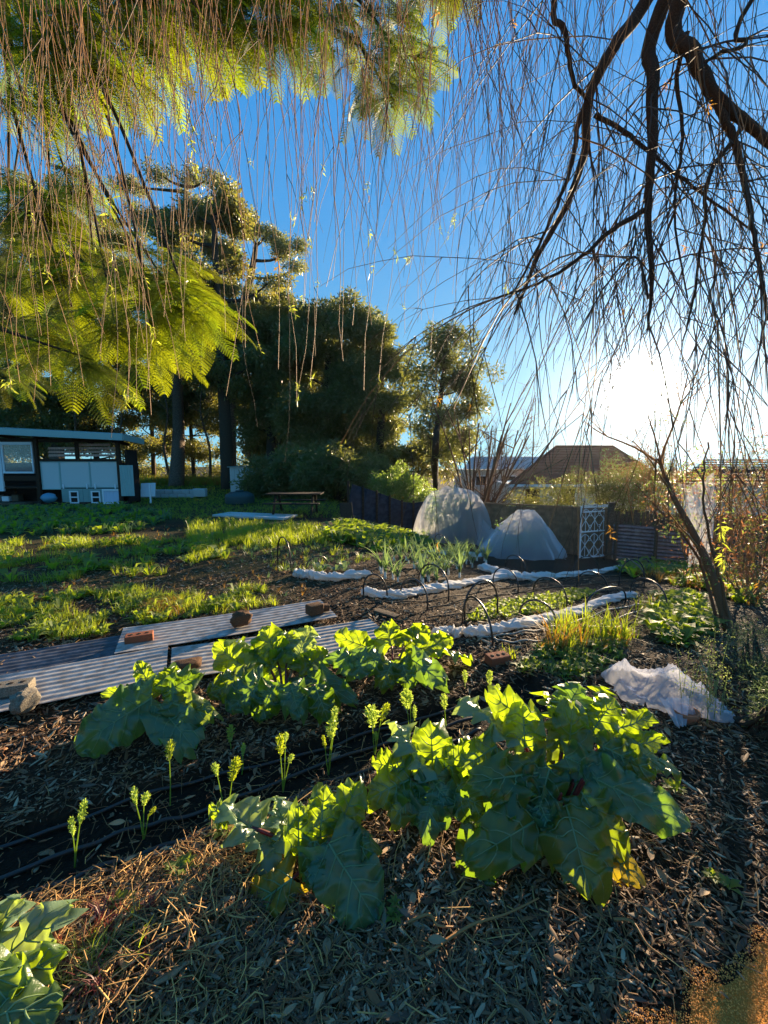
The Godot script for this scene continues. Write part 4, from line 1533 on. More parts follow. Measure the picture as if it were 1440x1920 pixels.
func net_roll(called: String, label: String, pts: Array, r: float, seedn: float) -> void:
	var g := []
	for p: Vector3 in pts:
		g.append(gp(p + Vector3(rf(-0.03, 0.03), 0, rf(-0.03, 0.03)), r * 0.42))
	var path := catmull(g, 26)
	var mb := MB.new()
	var n := path.size()
	var sides := 22
	for i in n:
		var t: Vector3 = (path[mini(i + 1, n - 1)] - path[maxi(i - 1, 0)]).normalized()
		var sd := t.cross(Vector3.UP).normalized()
		var e := smoothstep(0.0, 4.0, float(i)) * smoothstep(0.0, 4.0, float(n - 1 - i))
		for k in sides:
			var a := TAU * k / sides
			var q := nz.get_noise_3d(i * 22.0 + seedn * 100.0, cos(a) * 70.0, sin(a) * 70.0)
			var rr := r * (0.35 + 0.65 * e) * (0.88 + 0.3 * nz.get_noise_2d(i * 9.0, seedn * 300.0) + 0.5 * q + 0.12 * sin(a * 5.0 + i * 0.35 + seedn) + 0.25 * nz.get_noise_3d(i * 80.0 + seedn * 40.0, cos(a) * 210.0, sin(a) * 210.0))
			mb.vert(path[i] + sd * cos(a) * rr + Vector3.UP * (sin(a) * rr * 0.58))
	for i in n - 1:
		for k in sides:
			var f := i * sides + k
			var f2 := i * sides + (k + 1) % sides
			mb.quad_out(f, f2, f2 + sides, f + sides, path[i])
	tag(put(called, mb, M.white_net), label, "netting", "rolled white nets on the beds")


func hose(label: String, pts: Array, r: float, m: Material, group: String, lift := 1.0) -> void:
	var g := []
	for p: Vector3 in pts:
		g.append(p)
	var path := catmull(g, 12)
	for i in path.size():
		var p: Vector3 = path[i]
		path[i] = gp(p, r * lift + 0.006 + 0.006 * sin(i * 0.9))
	var mb := MB.new()
	mb.tube(path, [r], 8)
	tag(put("drip_hose", mb, m), label, "hose", group)


func beds() -> void:
	net_roll("net_roll", "rolled white net at the far left end of the leek bed", [Vector3(-1.398, -0.009, -6.185), Vector3(-1.131, -0.017, -6.146), Vector3(-0.76, -0.031, -6.082), Vector3(-0.239, -0.089, -6.503)], 0.11, 1.0)
	net_roll("net_roll", "long rolled white net along the near side of the leek bed", [Vector3(-0.299, -0.019, -5.396), Vector3(0.139, -0.033, -5.261), Vector3(0.776, -0.128, -5.885), Vector3(1.594, -0.253, -6.73), Vector3(2.567, -0.389, -7.663)], 0.10, 2.0)
	net_roll("net_roll", "bunched white net at the right end of the leek bed", [Vector3(2.013, -0.417, -8.3), Vector3(2.238, -0.348, -7.404), Vector3(2.497, -0.341, -7.164), Vector3(3.127, -0.409, -7.551)], 0.12, 3.0)
	net_roll("net_roll", "thin rolled white net farthest right, before the white screen", [Vector3(2.913, -0.383, -7.384), Vector3(3.833, -0.497, -8.105), Vector3(4.485, -0.572, -8.542), Vector3(5.496, -0.7, -9.356)], 0.09, 4.0)
	net_roll("net_roll", "thick rolled white net nearest the big rhubarb, under the hoops", [Vector3(0.762, 0, -4.016), Vector3(1.084, 0, -4.058), Vector3(1.547, -0.03, -4.3), Vector3(2.279, -0.124, -4.903), Vector3(3.158, -0.242, -5.68), Vector3(3.946, -0.343, -6.328)], 0.085, 5.0)
	net_roll("net_bunch", "bunched cream end of net beside the loose brick", [Vector3(0.519, 0, -3.966), Vector3(0.642, 0, -4.007), Vector3(0.777, 0, -3.982)], 0.085, 6.0)

	# hoops
	var hl := [
		[Vector3(-1.784, -0.008, -6.842), Vector3(-1.457, -0.011, -6.379), 1010, "tall narrow hoop standing alone left of the leek bed"],
		[Vector3(-1.275, -0.024, -6.659), Vector3(-0.975, -0.052, -7.022), 1042, "low hoop over the far left net roll"],
		[Vector3(-0.263, -0.012, -5.242), Vector3(0.048, -0.025, -5.219), 1078, "hoop nearest the left end of the long net roll"],
		[Vector3(0.21, -0.041, -5.305), Vector3(0.515, -0.018, -4.794), 1086, "second hoop along the long net roll"],
		[Vector3(0.49, -0.107, -5.9), Vector3(0.838, -0.075, -5.235), 1062, "tall hoop over the middle of the leeks"],
		[Vector3(0.833, 0, -4.285), Vector3(1.305, -0.047, -4.633), 1093, "hoop just above the bunched cream net"],
		[Vector3(0.887, -0.002, -4.384), Vector3(1.021, 0, -3.716), 1129, "nearest hoop, standing before the loose brick"],
		[Vector3(1.278, -0.59, -10.639), Vector3(1.593, -0.579, -10.339), 1003, "far hoop in front of the taller netted mound"],
		[Vector3(1.865, -0.568, -10.048), Vector3(2.488, -0.623, -10.292), 1024, "low far hoop below the join of the netted mounds"],
		[Vector3(1.775, -0.251, -6.606), Vector3(2.004, -0.211, -6.023), 1064, "hoop at the bunched net right of the leeks"],
		[Vector3(2.624, -0.494, -8.783), Vector3(2.749, -0.421, -7.9), 1040, "small far hoop below the lower netted mound"],
		[Vector3(1.491, -0.039, -4.426), Vector3(1.798, -0.031, -4.158), 1124, "hoop over the left part of the thick net roll"],
		[Vector3(2.165, -0.204, -5.852), Vector3(2.427, -0.17, -5.323), 1086, "hoop over the row of low greens"],
		[Vector3(2.564, -0.161, -5.139), Vector3(3.392, -0.253, -5.667), 1098, "hoop over the right part of the thick net roll"],
		[Vector3(3.754, -0.49, -8.073), Vector3(4.357, -0.539, -8.252), 1044, "far hoop in front of the white screen"],
		[Vector3(3.112, -0.315, -6.517), Vector3(3.526, -0.321, -6.344), 1071, "hoop behind the right part of the thick net roll"],
		[Vector3(5.57, -0.796, -10.378), Vector3(4.972, -0.526, -7.742), 1042, "wide hoop in front of the corrugated fence"],
		[Vector3(4.13, -0.425, -7.125), Vector3(4.562, -0.445, -7.093), 1052, "hoop right of the white screen over bare soil"],
		[Vector3(3.801, -0.326, -6.226), Vector3(3.715, -0.234, -5.26), 1085, "last hoop at the right end of the thick net roll"],
	]
	for h in hl:
		var a := gp(h[0], -0.03)
		var b := gp(h[1], -0.03)
		var mid := (a + b) * 0.5
		var top := apex(mid, h[2])
		var pts := []
		var lean := rv(0.03)
		for k in 17:
			var t := k / 16.0
			var arc := pow(sin(PI * t), 0.62)
			pts.append(a.lerp(b, 0.5 - 0.5 * cos(PI * t)) + Vector3(0, (top - mid.y) * arc, 0) + lean * arc)
		var mb := MB.new()
		mb.tube(pts, [0.0105], 8)
		tag(put("hoop", mb, M.hoop), "black pipe: " + h[3], "hoop", "black hoops over the vegetable beds")

	# hoses over the right-hand beds
	hose("pale thin hose running along the near side of the thick net roll", [Vector3(0.917, 0, -3.916), Vector3(1.277, 0, -3.982), Vector3(1.823, -0.042, -4.271), Vector3(2.746, -0.162, -5.043), Vector3(3.7, -0.27, -5.677)], 0.009, M.pale_hose, "hoses on the far beds")
	hose("nearest pale hose with a bent end, before the thick net roll", [Vector3(1.05, 0, -3.883), Vector3(1.22, 0, -3.795), Vector3(1.735, -0.007, -3.932), Vector3(2.707, -0.131, -4.731), Vector3(3.773, -0.26, -5.515)], 0.009, M.pale_hose, "hoses on the far beds")
	hose("brown hose just below the long net roll", [Vector3(-0.198, 0, -4.978), Vector3(0.547, -0.05, -5.162), Vector3(1.81, -0.22, -6.238), Vector3(3.308, -0.405, -7.397), Vector3(5.127, -0.601, -8.486)], 0.009, M.timber, "hoses on the far beds")
	hose("brown hose second below the long net roll", [Vector3(0.512, -0.02, -4.823), Vector3(1.301, -0.122, -5.463), Vector3(2.538, -0.275, -6.415), Vector3(4.959, -0.535, -7.854)], 0.009, M.timber, "hoses on the far beds")
	hose("brown hose in the row of low greens", [Vector3(0.472, 0, -4.44), Vector3(1.149, -0.055, -4.809), Vector3(2.198, -0.177, -5.536), Vector3(4.284, -0.428, -7.066)], 0.009, M.timber, "hoses on the far beds")
	# near drip lines beside the seedlings
	var dg := "dark drip hoses between the seedlings"
	hose("dark drip hose farthest from the camera along the seedling furrow", [Vector3(-2.5, 0, -1.35), Vector3(-1.744, 0, -1.706), Vector3(-1.184, 0, -2.017), Vector3(-0.51, 0, -2.304), Vector3(0.071, 0, -2.606), Vector3(0.708, 0, -2.894)], 0.010, M.hose, dg)
	hose("dark drip hose in the middle of the seedling furrow", [Vector3(-2.4, 0, -1.22), Vector3(-1.626, 0, -1.577), Vector3(-1.192, 0, -1.795), Vector3(-0.865, 0, -1.927), Vector3(0, 0, -2.417), Vector3(0.663, 0, -2.697)], 0.011, M.hose, dg)
	hose("thick dark drip hose nearest the camera beside the straw", [Vector3(-2.25, 0, -1.08), Vector3(-1.504, 0, -1.444), Vector3(-1.191, 0, -1.602), Vector3(-0.812, 0, -1.795), Vector3(-0.444, 0, -1.982), Vector3(0.126, 0, -2.284), Vector3(0.627, 0, -2.539)], 0.012, M.hose, dg)
	# planks and boards lying about
	var pl := [[Vector3(-0.092, 0, -4.639), Vector3(0.148, 0, -4.44), "short weathered plank on the sunlit mulch by the net rolls", 0.10], [Vector3(1.202, -0.603, -10.835), Vector3(1.77, -0.596, -10.422), "pale board lying flat below the taller netted mound", 0.5], [Vector3(1.96, -0.634, -10.721), Vector3(2.488, -0.623, -10.292), "second pale board lying flat between the netted mounds", 0.5]]
	for p in pl:
		var mb := MB.new()
		mb.bar(gp(p[0], 0.02), gp(p[1], 0.02), p[3], 0.025, 0.004)
		tag(put("plank", mb, M.timber if p[3] < 0.3 else M.concrete), p[2], "plank", "boards lying on the beds")


func apex(mid: Vector3, y: float) -> float:   # how high the hoop stands, from how steeply one looks at its top
	var e := (960.0 - y) / 780.0
	var slope := (e * 0.9934 - 0.1146) / (0.9934 + e * 0.1146)
	return 1.7 - slope * mid.z


func sheets() -> void:
	var d := Vector3(0.9, 0, -0.435)
	var n := Vector3(0.435, 0, 0.9)
	var g := "corrugated iron sheets laid over a bed"
	var w := 0.64
	var list := [
		[Vector3(-0.78, 0, -4.92) - d * 2.05, d * 2.05, 0.062, M.zinc, "far right corrugated sheet with a brown stone and a dark block on it"],
		[Vector3(-0.72, 0, -4.80) - d * 4.3, d * 2.5, 0.045, M.zinc_dark, "dark stained corrugated sheet at the far left carrying the red brick"],
		[Vector3(-1.965, 0, -3.623) - d * 2.3, d * 2.3, 0.055, M.zinc, "pale corrugated sheet nearest the camera with a round stone on it"],
		[Vector3(-1.944, 0, -3.6) + d * 0.02, Vector3(-0.173, 0, -4.321) - Vector3(-1.944, 0, -3.6), 0.042, M.zinc, "corrugated sheet running behind the middle rhubarb"],
	]
	for l in list:
		var mb := MB.new()
		var o: Vector3 = l[0]
		var al: Vector3 = l[1]
		o.y = l[2] + hgt(o.x, o.z) * 0.4
		al.y = hgt(o.x + al.x, o.z + al.z) * 0.4 - hgt(o.x, o.z) * 0.4
		sheet_mesh(mb, o, al, n * w, Vector3.UP, 0.076, 0.0046, 10, 0.012)
		var s := put("corrugated_sheet", mb, l[3])
		tag(s, l[4], "sheet", g)
	var dir := atan2(0.435, 0.9)
	brick_at(Vector3(Vector3(-2.287, 0.05, -3.729)), dir, Vector3(0.23, 0.076, 0.11), M.brick, "red brick lying on the dark corrugated sheet")
	rock("stone", Vector3(-1.453, 0.07, -4.083), Vector3(0.20, 0.14, 0.13), 0.5, M.brown_stone, "brown wedge shaped stone on the far right corrugated sheet", "stone", 3)
	var bl := thing("block", "dark rough block at the right end of the far corrugated sheet", "block", Vector3(-0.76, 0.07, -4.402))
	var bm := MB.new()
	bm.box(Transform3D(Basis(Vector3.UP, 0.7), Vector3(-0.76, 0.07, -4.402) + Vector3(0, 0.055, 0)), Vector3(0.17, 0.11, 0.13), 0.012)
	bm.box(Transform3D(Basis(Vector3.UP, 0.3), Vector3(-0.741, 0.07, -4.43) + Vector3(0.06, 0.035, -0.07)), Vector3(0.14, 0.07, 0.10), 0.012)
	put("block_body", bm, M.brown_stone, bl)
	rock("stone", Vector3(-2.42, 0.06, -2.63), Vector3(0.15, 0.13, 0.13), 1.1, M.stone, "round pale stone at the left end of the nearest corrugated sheet", "stone", 8)
	brick_at(Vector3(-2.682, 0.06, -2.828), dir - 0.1, Vector3(0.25, 0.075, 0.12), M.stone, "pale worn brick behind the round stone at the left edge")
	rock("stone", Vector3(-1.612, 0.05, -3.211), Vector3(0.25, 0.075, 0.14), dir, M.brown_stone, "flat brown stone on the joint of the front sheets behind the left rhubarb", "stone", 12, 0.14)
	brick_at(gp(Vector3(0.978, 0, -3.408), -0.01), 0.35, Vector3(0.20, 0.08, 0.11), M.brick, "reddish brick sunk in the mulch between rhubarb and net roll", 0.06)


# ---------------------------------------------------------------- low plants

func tuft(n: int, wid: float, m: Material, spread := 0.5, seg := 3) -> ArrayMesh:
	var mb := MB.new()
	for k in n:
		var a := rf(0, TAU)
		var p := Vector3(cos(a), 0, sin(a)) * rf(0, 0.25)
		var out := Vector3(cos(a), 0, sin(a)) * spread * rf(0.3, 1.2)
		var h := rf(0.5, 1.0)
		var sd := Vector3(-sin(a + rf(-1, 1)), 0, cos(a)) * wid * rf(0.6, 1.2)
		var prev := -1
		for i in seg + 1:
			var t := float(i) / seg
			var q := p + out * t * t + Vector3(0, h * (t - 0.28 * t * t * t), 0)
			var w := sd * (1.0 - t * 0.92)
			var x := mb.vert(q - w)
			mb.vert(q + w)
			if i > 0:
				mb.quad(prev, prev + 1, x + 1, x)
			prev = x
	return mb.mesh(m)


func rosette(n: int, m: Material) -> ArrayMesh:   # a low broad-leaved weed
	var mb := MB.new()
	for k in n:
		var a := TAU * k / n + rf(-0.3, 0.3)
		var d := Vector3(cos(a), 0, sin(a))
		var sd := Vector3(-sin(a), 0, cos(a))
		var l := rf(0.6, 1.0)
		var up := rf(0.3, 1.1)
		var p0 := d * 0.05
		var p1 := d * 0.5 * l + Vector3(0, up * 0.6, 0)
		var p2 := d * l + Vector3(0, up * 0.55, 0)
		var w := 0.22 * l
		var a0 := mb.vert(p0)
		var b := mb.vert(p1 + sd * w)
		var c := mb.vert(p1 - Vector3(0, 0.05, 0))
		var e := mb.vert(p1 - sd * w)
		var f := mb.vert(p2)
		mb.tri(a0, c, b)
		mb.tri(a0, e, c)
		mb.tri(b, c, f)
		mb.tri(c, e, f)
	return mb.mesh(m)


func sow(called: String, label: String, poly: Array, n: int, meshes: Array, h0: float, h1: float, patchy := 0.0) -> void:
	var pg := poly_of(poly)
	var o := Node3D.new()
	o.name = numbered(called, self)
	add_child(o)
	tag(o, label, "grass" if called.contains("grass") else "plants", "", "stuff")
	var xs := []
	for m in meshes:
		xs.append([])
	for p: Vector3 in spots(pg, n):
		if patchy > 0.0 and nz.get_noise_2d(p.x * 90.0 + 50.0, p.z * 90.0) < patchy - 0.35:
			continue
		var s := rf(h0, h1)
		xs[rng.randi() % meshes.size()].append(Transform3D(Basis.from_euler(Vector3(rf(-0.15, 0.15), rf(0, TAU), rf(-0.15, 0.15))) * Basis.from_scale(Vector3(s * rf(0.7, 1.1), s, s * rf(0.7, 1.1))), p - Vector3(0, 0.01, 0)))
	for i in meshes.size():
		if xs[i].size():
			many("tufts", meshes[i], xs[i], [], o)


func mid_plants() -> void:
	var g1 := tuft(14, 0.022, M.grass, 0.55)
	var g2 := tuft(10, 0.02, M.grass, 0.3)
	var g3 := tuft(12, 0.03, M.grass_blue, 0.5)
	var w1 := rosette(7, M.weed)
	var w2 := rosette(9, M.weed)
	var dry := tuft(10, 0.015, M.dry_leaf, 0.9)
	sow("grass_strip", "lush sunlit grass and weeds just behind the corrugated sheets", [Vector3(-4.268, 0, -3.7), Vector3(-5.141, 0, -4.978), Vector3(-4.14, 0, -5.222), Vector3(-2.968, 0, -5.779), Vector3(-1.602, 0, -5.522), Vector3(-1.046, 0, -4.937), Vector3(-1.511, 0, -4.746), Vector3(-2.213, 0, -4.258), Vector3(-3.118, 0, -3.883)], 1500, [g1, g2, g2, w2, g1, g2], 0.08, 0.22, 0.26)
	sow("grass_strip", "second strip of sunlit grass in the left bed", [Vector3(-6.69, 0, -5.912), Vector3(-9.213, 0, -9.078), Vector3(-4.163, 0, -9.417), Vector3(-2.592, 0, -7.072), Vector3(-3.428, 0, -6.212), Vector3(-4.785, 0, -5.863)], 1700, [g1, g2, g2, w1, g1, g2, g2], 0.08, 0.32, 0.33)
	sow("grass_strip", "bright tall grass strip below the concrete slab", [Vector3(-3.989, 0, -8.314), Vector3(-5.51, 0, -11.497), Vector3(-1.762, -0.051, -11.329), Vector3(-1.294, -0.076, -9.032), Vector3(-2.57, 0, -8.213)], 900, [g1, g2, g2], 0.2, 0.42, 0.05)
	sow("dark_weeds", "dark leafy weeds in shade before the shed", [Vector3(-10.285, 0, -9.417), Vector3(-16.109, 0, -15.614), Vector3(-10.39, 0, -16.624), Vector3(-6.548, 0, -12.986), Vector3(-6.196, 0, -10.155)], 900, [g3, w1, g3], 0.2, 0.42, 0.1)
	sow("lawn_grass", "mown lawn grass beside the shed", [Vector3(-9.565, 0, -15.614), Vector3(-16.137, 0.371, -27.51), Vector3(-10.87, 0.406, -28.299), Vector3(-1.991, -0.029, -19.34), Vector3(-1.42, -0.149, -13.727), Vector3(-5.063, 0, -11.497)], 5200, [g1], 0.10, 0.2)
	sow("tall_grass", "pale tall grass along the back edge of the lawn", [Vector3(-15.753, 0.307, -26.155), Vector3(-17.655, 0.477, -30.125), Vector3(-10.622, 0.46, -29.643), Vector3(-9.612, 0.337, -26.797)], 900, [g1, dry], 0.4, 0.9)
	sow("blue_grass", "bluish shaded grass left of the netted mounds", [Vector3(-1.502, -0.062, -9.624), Vector3(-1.301, -0.154, -12.553), Vector3(1.724, -1.08, -16.601), Vector3(1.182, -0.647, -11.329), Vector3(-0.238, -0.245, -9.105)], 700, [g3, w1], 0.2, 0.5, 0.05)
	sow("sparse_grass", "thin grass on the mulch between the beds", [Vector3(-1.675, -0.006, -6.38), Vector3(-2.999, 0, -8.213), Vector3(-0.949, -0.126, -9.1), Vector3(-0.211, -0.187, -8.074), Vector3(-0.995, -0.027, -6.312)], 160, [g1, g3], 0.1, 0.25)
	sow("low_greens", "row of low leafy greens under the middle hoops", [Vector3(0.932, -0.004, -4.375), Vector3(1.259, -0.09, -5.136), Vector3(3.052, -0.303, -6.425), Vector3(3.331, -0.308, -6.306), Vector3(1.877, -0.1, -4.875)], 420, [w1, w2], 0.07, 0.13)
	sow("tall_grass", "tall seeding grass right of the hoops, sunlit", [Vector3(1.399, 0, -3.593), Vector3(1.828, -0.032, -4.149), Vector3(2.545, -0.117, -4.664), Vector3(3.554, -0.244, -5.471), Vector3(3.194, -0.143, -4.565), Vector3(2.31, -0.021, -3.745), Vector3(1.771, 0, -3.562)], 170, [g2, g1, g2, dry], 0.12, 0.5, 0.36)
	sow("ground_weeds", "small weeds in the shade before the net heap", [Vector3(1.054, 0, -3.253), Vector3(1.663, 0, -3.883), Vector3(2.31, -0.021, -3.745), Vector3(1.845, 0, -3.253), Vector3(1.438, 0, -3.125)], 260, [w1, g3], 0.06, 0.14)
	sow("leafy_weeds", "bright leafy plants between the tall grass and the leaning trunk", [Vector3(2.786, -0.089, -4.213), Vector3(4.045, -0.307, -5.876), Vector3(5.012, -0.409, -6.426), Vector3(3.531, -0.14, -4.332), Vector3(2.761, -0.051, -3.813)], 190, [w1, w2], 0.16, 0.30)
	sow("shade_weeds", "dull weeds under the fence at the right", [Vector3(4.851, -0.596, -8.592), Vector3(6.439, -0.872, -10.694), Vector3(8.717, -0.91, -9.764), Vector3(5.296, -0.344, -5.54), Vector3(5.601, -0.488, -6.957)], 380, [g3, w1, dry], 0.15, 0.4)
	# dead straw coloured mound in the front grass strip
	sow("dry_weeds", "dead straw coloured weeds at the end of the front grass strip", [Vector3(-2.615, 0, -4.366), Vector3(-3.026, 0, -5.083), Vector3(-2.567, 0, -5.179), Vector3(-2.224, 0, -4.524)], 160, [dry], 0.1, 0.2)

	sow("dry_weeds", "dry straw coloured weeds thinly over the left beds and paths", [Vector3(-4.365, 0, -3.883), Vector3(-10.679, 0, -10.155), Vector3(-4.765, 0, -11.497), Vector3(-1.054, -0.079, -8.07), Vector3(-1.055, 0, -4.978), Vector3(-2.322, 0, -4.144)], 620, [dry, dry, g3], 0.06, 0.16)

	# leeks: one plant each
	var leeks := []
	for v in 3:
		var mb := MB.new()
		var st := MB.new()
		st.tube([Vector3(0, -0.02, 0), Vector3(0, 0.05, 0), Vector3(0.003, 0.11, 0)], [0.022, 0.017, 0.014], 8)
		for k in 8:
			var a := (0.0 if k % 2 == 0 else PI) + rf(-0.5, 0.5)
			var dir := Vector3(cos(a), 0, sin(a))
			var sd := Vector3(-sin(a), 0, cos(a))
			var len := rf(0.26, 0.44)
			var bend := rf(0.3, 1.5)
			var p := Vector3(0, 0.06 + k * 0.008, 0)
			var ang := rf(0.08, 0.35)
			var prev := -1
			for i in 7:
				var t := i / 6.0
				var wd: float = 0.014 * (1.0 - pow(t, 2.5)) + 0.001
				var fold := Vector3(0, -wd * 0.5, 0)
				var x := mb.vert(p - sd * wd)
				mb.vert(p + dir * 0.004 + fold)
				mb.vert(p + sd * wd)
				if i > 0:
					mb.quad(prev, prev + 1, x + 1, x)
					mb.quad(prev + 1, prev + 2, x + 2, x + 1)
				prev = x
				ang += bend / 6.0
				p += (dir * sin(ang) + Vector3(0, cos(ang), 0)) * len / 6.0
		leeks.append([mb.mesh(M.leek), st.mesh(M.bulb_white)])
	var bed := poly_of([Vector3(-0.168, -0.087, -6.37), Vector3(0.054, -0.241, -8.303), Vector3(1.034, -0.506, -9.892), Vector3(2.386, -0.579, -9.863), Vector3(2.139, -0.393, -7.952), Vector3(0.834, -0.171, -6.335), Vector3(0, -0.049, -5.609)])
	var n := 0
	for p: Vector3 in spots(bed, 64):
		var o := thing("leek_plant", "leek with blue green strap leaves in the hooped bed behind the long net roll", "leek", gp(p), "leeks in the hooped bed")
		var b := yaw(rf(0, TAU), rf(0.8, 1.3))
		place("shank", leeks[n % 3][1], Transform3D(b, gp(p)), o)
		place("leaves", leeks[n % 3][0], Transform3D(b, gp(p)), o)
		n += 1
	# young brassicas behind the far left roll
	var by := [[Vector3(-0.997, -0.037, -6.603), "small cabbage plant at the left end behind the far left net roll"], [Vector3(-0.804, -0.051, -6.656), "small cabbage plant in the middle behind the far left net roll"], [Vector3(-0.667, -0.067, -6.779), "small cabbage plant at the right end behind the far left net roll"]]
	for k in 3:
		var o := thing("cabbage_plant", by[k][1], "cabbage", gp(by[k][0]), "young cabbages behind the net roll")
		place("leaves", rosette(9, M.leek), Transform3D(yaw(rf(0, 6), 0.22), gp(by[k][0])), o)
	for k in 4:
		var p := gp([Vector3(1.126, 0, -3.488), Vector3(1.877, -0.027, -4.072), Vector3(2.13, -0.052, -4.199), Vector3(2.213, -0.042, -4.037)][k])
		var o := thing("grass_clump", ["grass clump nearest the loose brick", "tall grass clump left, before the net roll end", "tall grass clump in the middle before the net roll end", "tall grass clump right, beside the leafy weeds"][k], "grass", p)
		for i in 4:
			place("blades", g2, Transform3D(yaw(rf(0, 6), rf(0.25, 0.5) if k > 0 else 0.15), p + rv(0.06) * Vector3(1, 0, 1)), o)


# ---------------------------------------------------------------- rhubarb

func leaf_at(L: float, W: float, sag: float, ruf: float, fold: float, ph: float, s: float, t: float) -> Vector3:
	var at := absf(t)
	var w := W * 0.5 * pow(maxf(0.0, 1.0 - s), 0.55) * (0.74 + 1.05 * s)
	w *= 1.0 + at * at * (0.055 * sin(s * 15.0 + ph + signf(t)) + 0.022 * sin(s * 37.0 + ph * 2.3 + t) + 0.012 * sin(s * 83.0 + ph * 5.0))
	var along := s - 0.21 * pow(at, 1.4) * (1.0 - s) * (1.0 - s)
	var x := t * w
	var y := fold * at * w * 0.7 - W * 0.10 * at * at * at
	y += ruf * W * pow(at, 1.8) * (0.12 * sin(s * 15.0 + ph * 3.0 + signf(t) * 1.3) + 0.10 * sin(s * 29.0 + ph + t * 2.0) + 0.055 * sin(s * 57.0 + ph * 7.0))
	var q := s * 6.0 - at * 1.9 + 0.25
	y += 0.050 * W * absf(sin(PI * q)) * minf(1.0, at * 6.0) * (1.0 - s * 0.5)
	y += 0.045 * W * sin(ph * 9.0 + s * 6.0 + t * 3.5) + 0.02 * W * sin(ph * 4.0 + s * 13.0 - t * 7.0)
	var a := sag * along
	var z := L * along
	if absf(sag) > 0.01:
		z = L * sin(a) / sag
		y = y * cos(a) - L * (1.0 - cos(a)) / sag
	return Vector3(x, y, z)


func leaf_meshes(L: float, W: float, sag: float, ruf: float, fold: float, ph: float, m: Material) -> Array:
	var mb := MB.new()
	var nx := 22
	var ny := 28
	mb.grid(nx, ny, func(i: int, j: int) -> Vector3:
		var t := 2.0 * i / nx - 1.0
		return leaf_at(L, W, sag, ruf, fold, ph, pow(j / float(ny), 0.85) * 0.995, t))
	var vn := MB.new()
	var up := Vector3(0, 0.0016, 0)
	var pts := []
	for k in 9:
		pts.append(leaf_at(L, W, sag, ruf, fold, ph, k / 8.0 * 0.96, 0.0) + up)
	vn.tube(pts, taper(9, 0.0052, 0.001), 5, false)
	for k in 5:
		for sd in [-1.0, 1.0]:
			var v := []
			for i in 6:
				var t: float = i / 5.0 * 0.88
				var s := clampf((k + 0.25 + t * 1.9) / 6.0 - 0.04, 0.0, 0.97)
				v.append(leaf_at(L, W, sag, ruf, fold, ph, s, t * sd) + up)
			vn.tube(v, taper(6, 0.0034, 0.0009), 4, false)
	return [mb.mesh(m), vn.mesh(M.rhubarb_vein)]


var eye := Vector3(0, 1.7, 0)

func add_leaf(o: Node3D, B: Vector3, T: Vector3, wid: float, face: String, m: Material, sag: float, ruf: float, fold: float, crown: Vector3, stalk_m: Material) -> void:
	if face == "c":
		wid *= 0.86
		ruf *= 1.45
		fold += 0.14
	var z := (T - B).normalized()
	var chord := B.distance_to(T)
	var to_eye := (eye - B).normalized()
	var hint := Vector3.UP
	match face:
		"c": hint = to_eye + Vector3(0, 0.25, 0)
		"v": hint = Vector3(to_eye.x, 0.15, to_eye.z)
		"u": hint = Vector3(0, 1, 0) + to_eye * 0.25
		"l": hint = Vector3(0.5, 0.85, 0.12)
		"r": hint = Vector3(0.55, 0.8, 0.3)
		"a": hint = Vector3(0.15, 1, -0.45)   # tipped away, towards the sun
	var n := (hint - z * hint.dot(z)).normalized()
	var L := chord
	if absf(sag) > 0.02:
		L = chord * (sag * 0.5) / sin(sag * 0.5)
	var z2 := z * cos(sag * 0.5) + n * sin(sag * 0.5)
	var n2 := n * cos(sag * 0.5) - z * sin(sag * 0.5)
	var x2 := n2.cross(z2)
	var ms := leaf_meshes(L * 1.06, wid, sag, ruf, fold, rf(0, 20), m)
	var xf := Transform3D(Basis(x2, n2, z2), B)
	var leaf := place("leaf", ms[0], xf, o)
	var v := MeshInstance3D.new()
	v.mesh = ms[1]
	v.name = "veins"
	leaf.add_child(v)
	var st := MB.new()
	var mid := crown.lerp(B, 0.55) + Vector3(0, crown.distance_to(B) * 0.10, 0) + rv(0.015)
	var path := catmull([crown, mid, B + n2 * -0.002], 5)
	st.tube(path, taper(path.size(), 0.0125, 0.0065), 7)
	put("stalk", st, stalk_m, o)


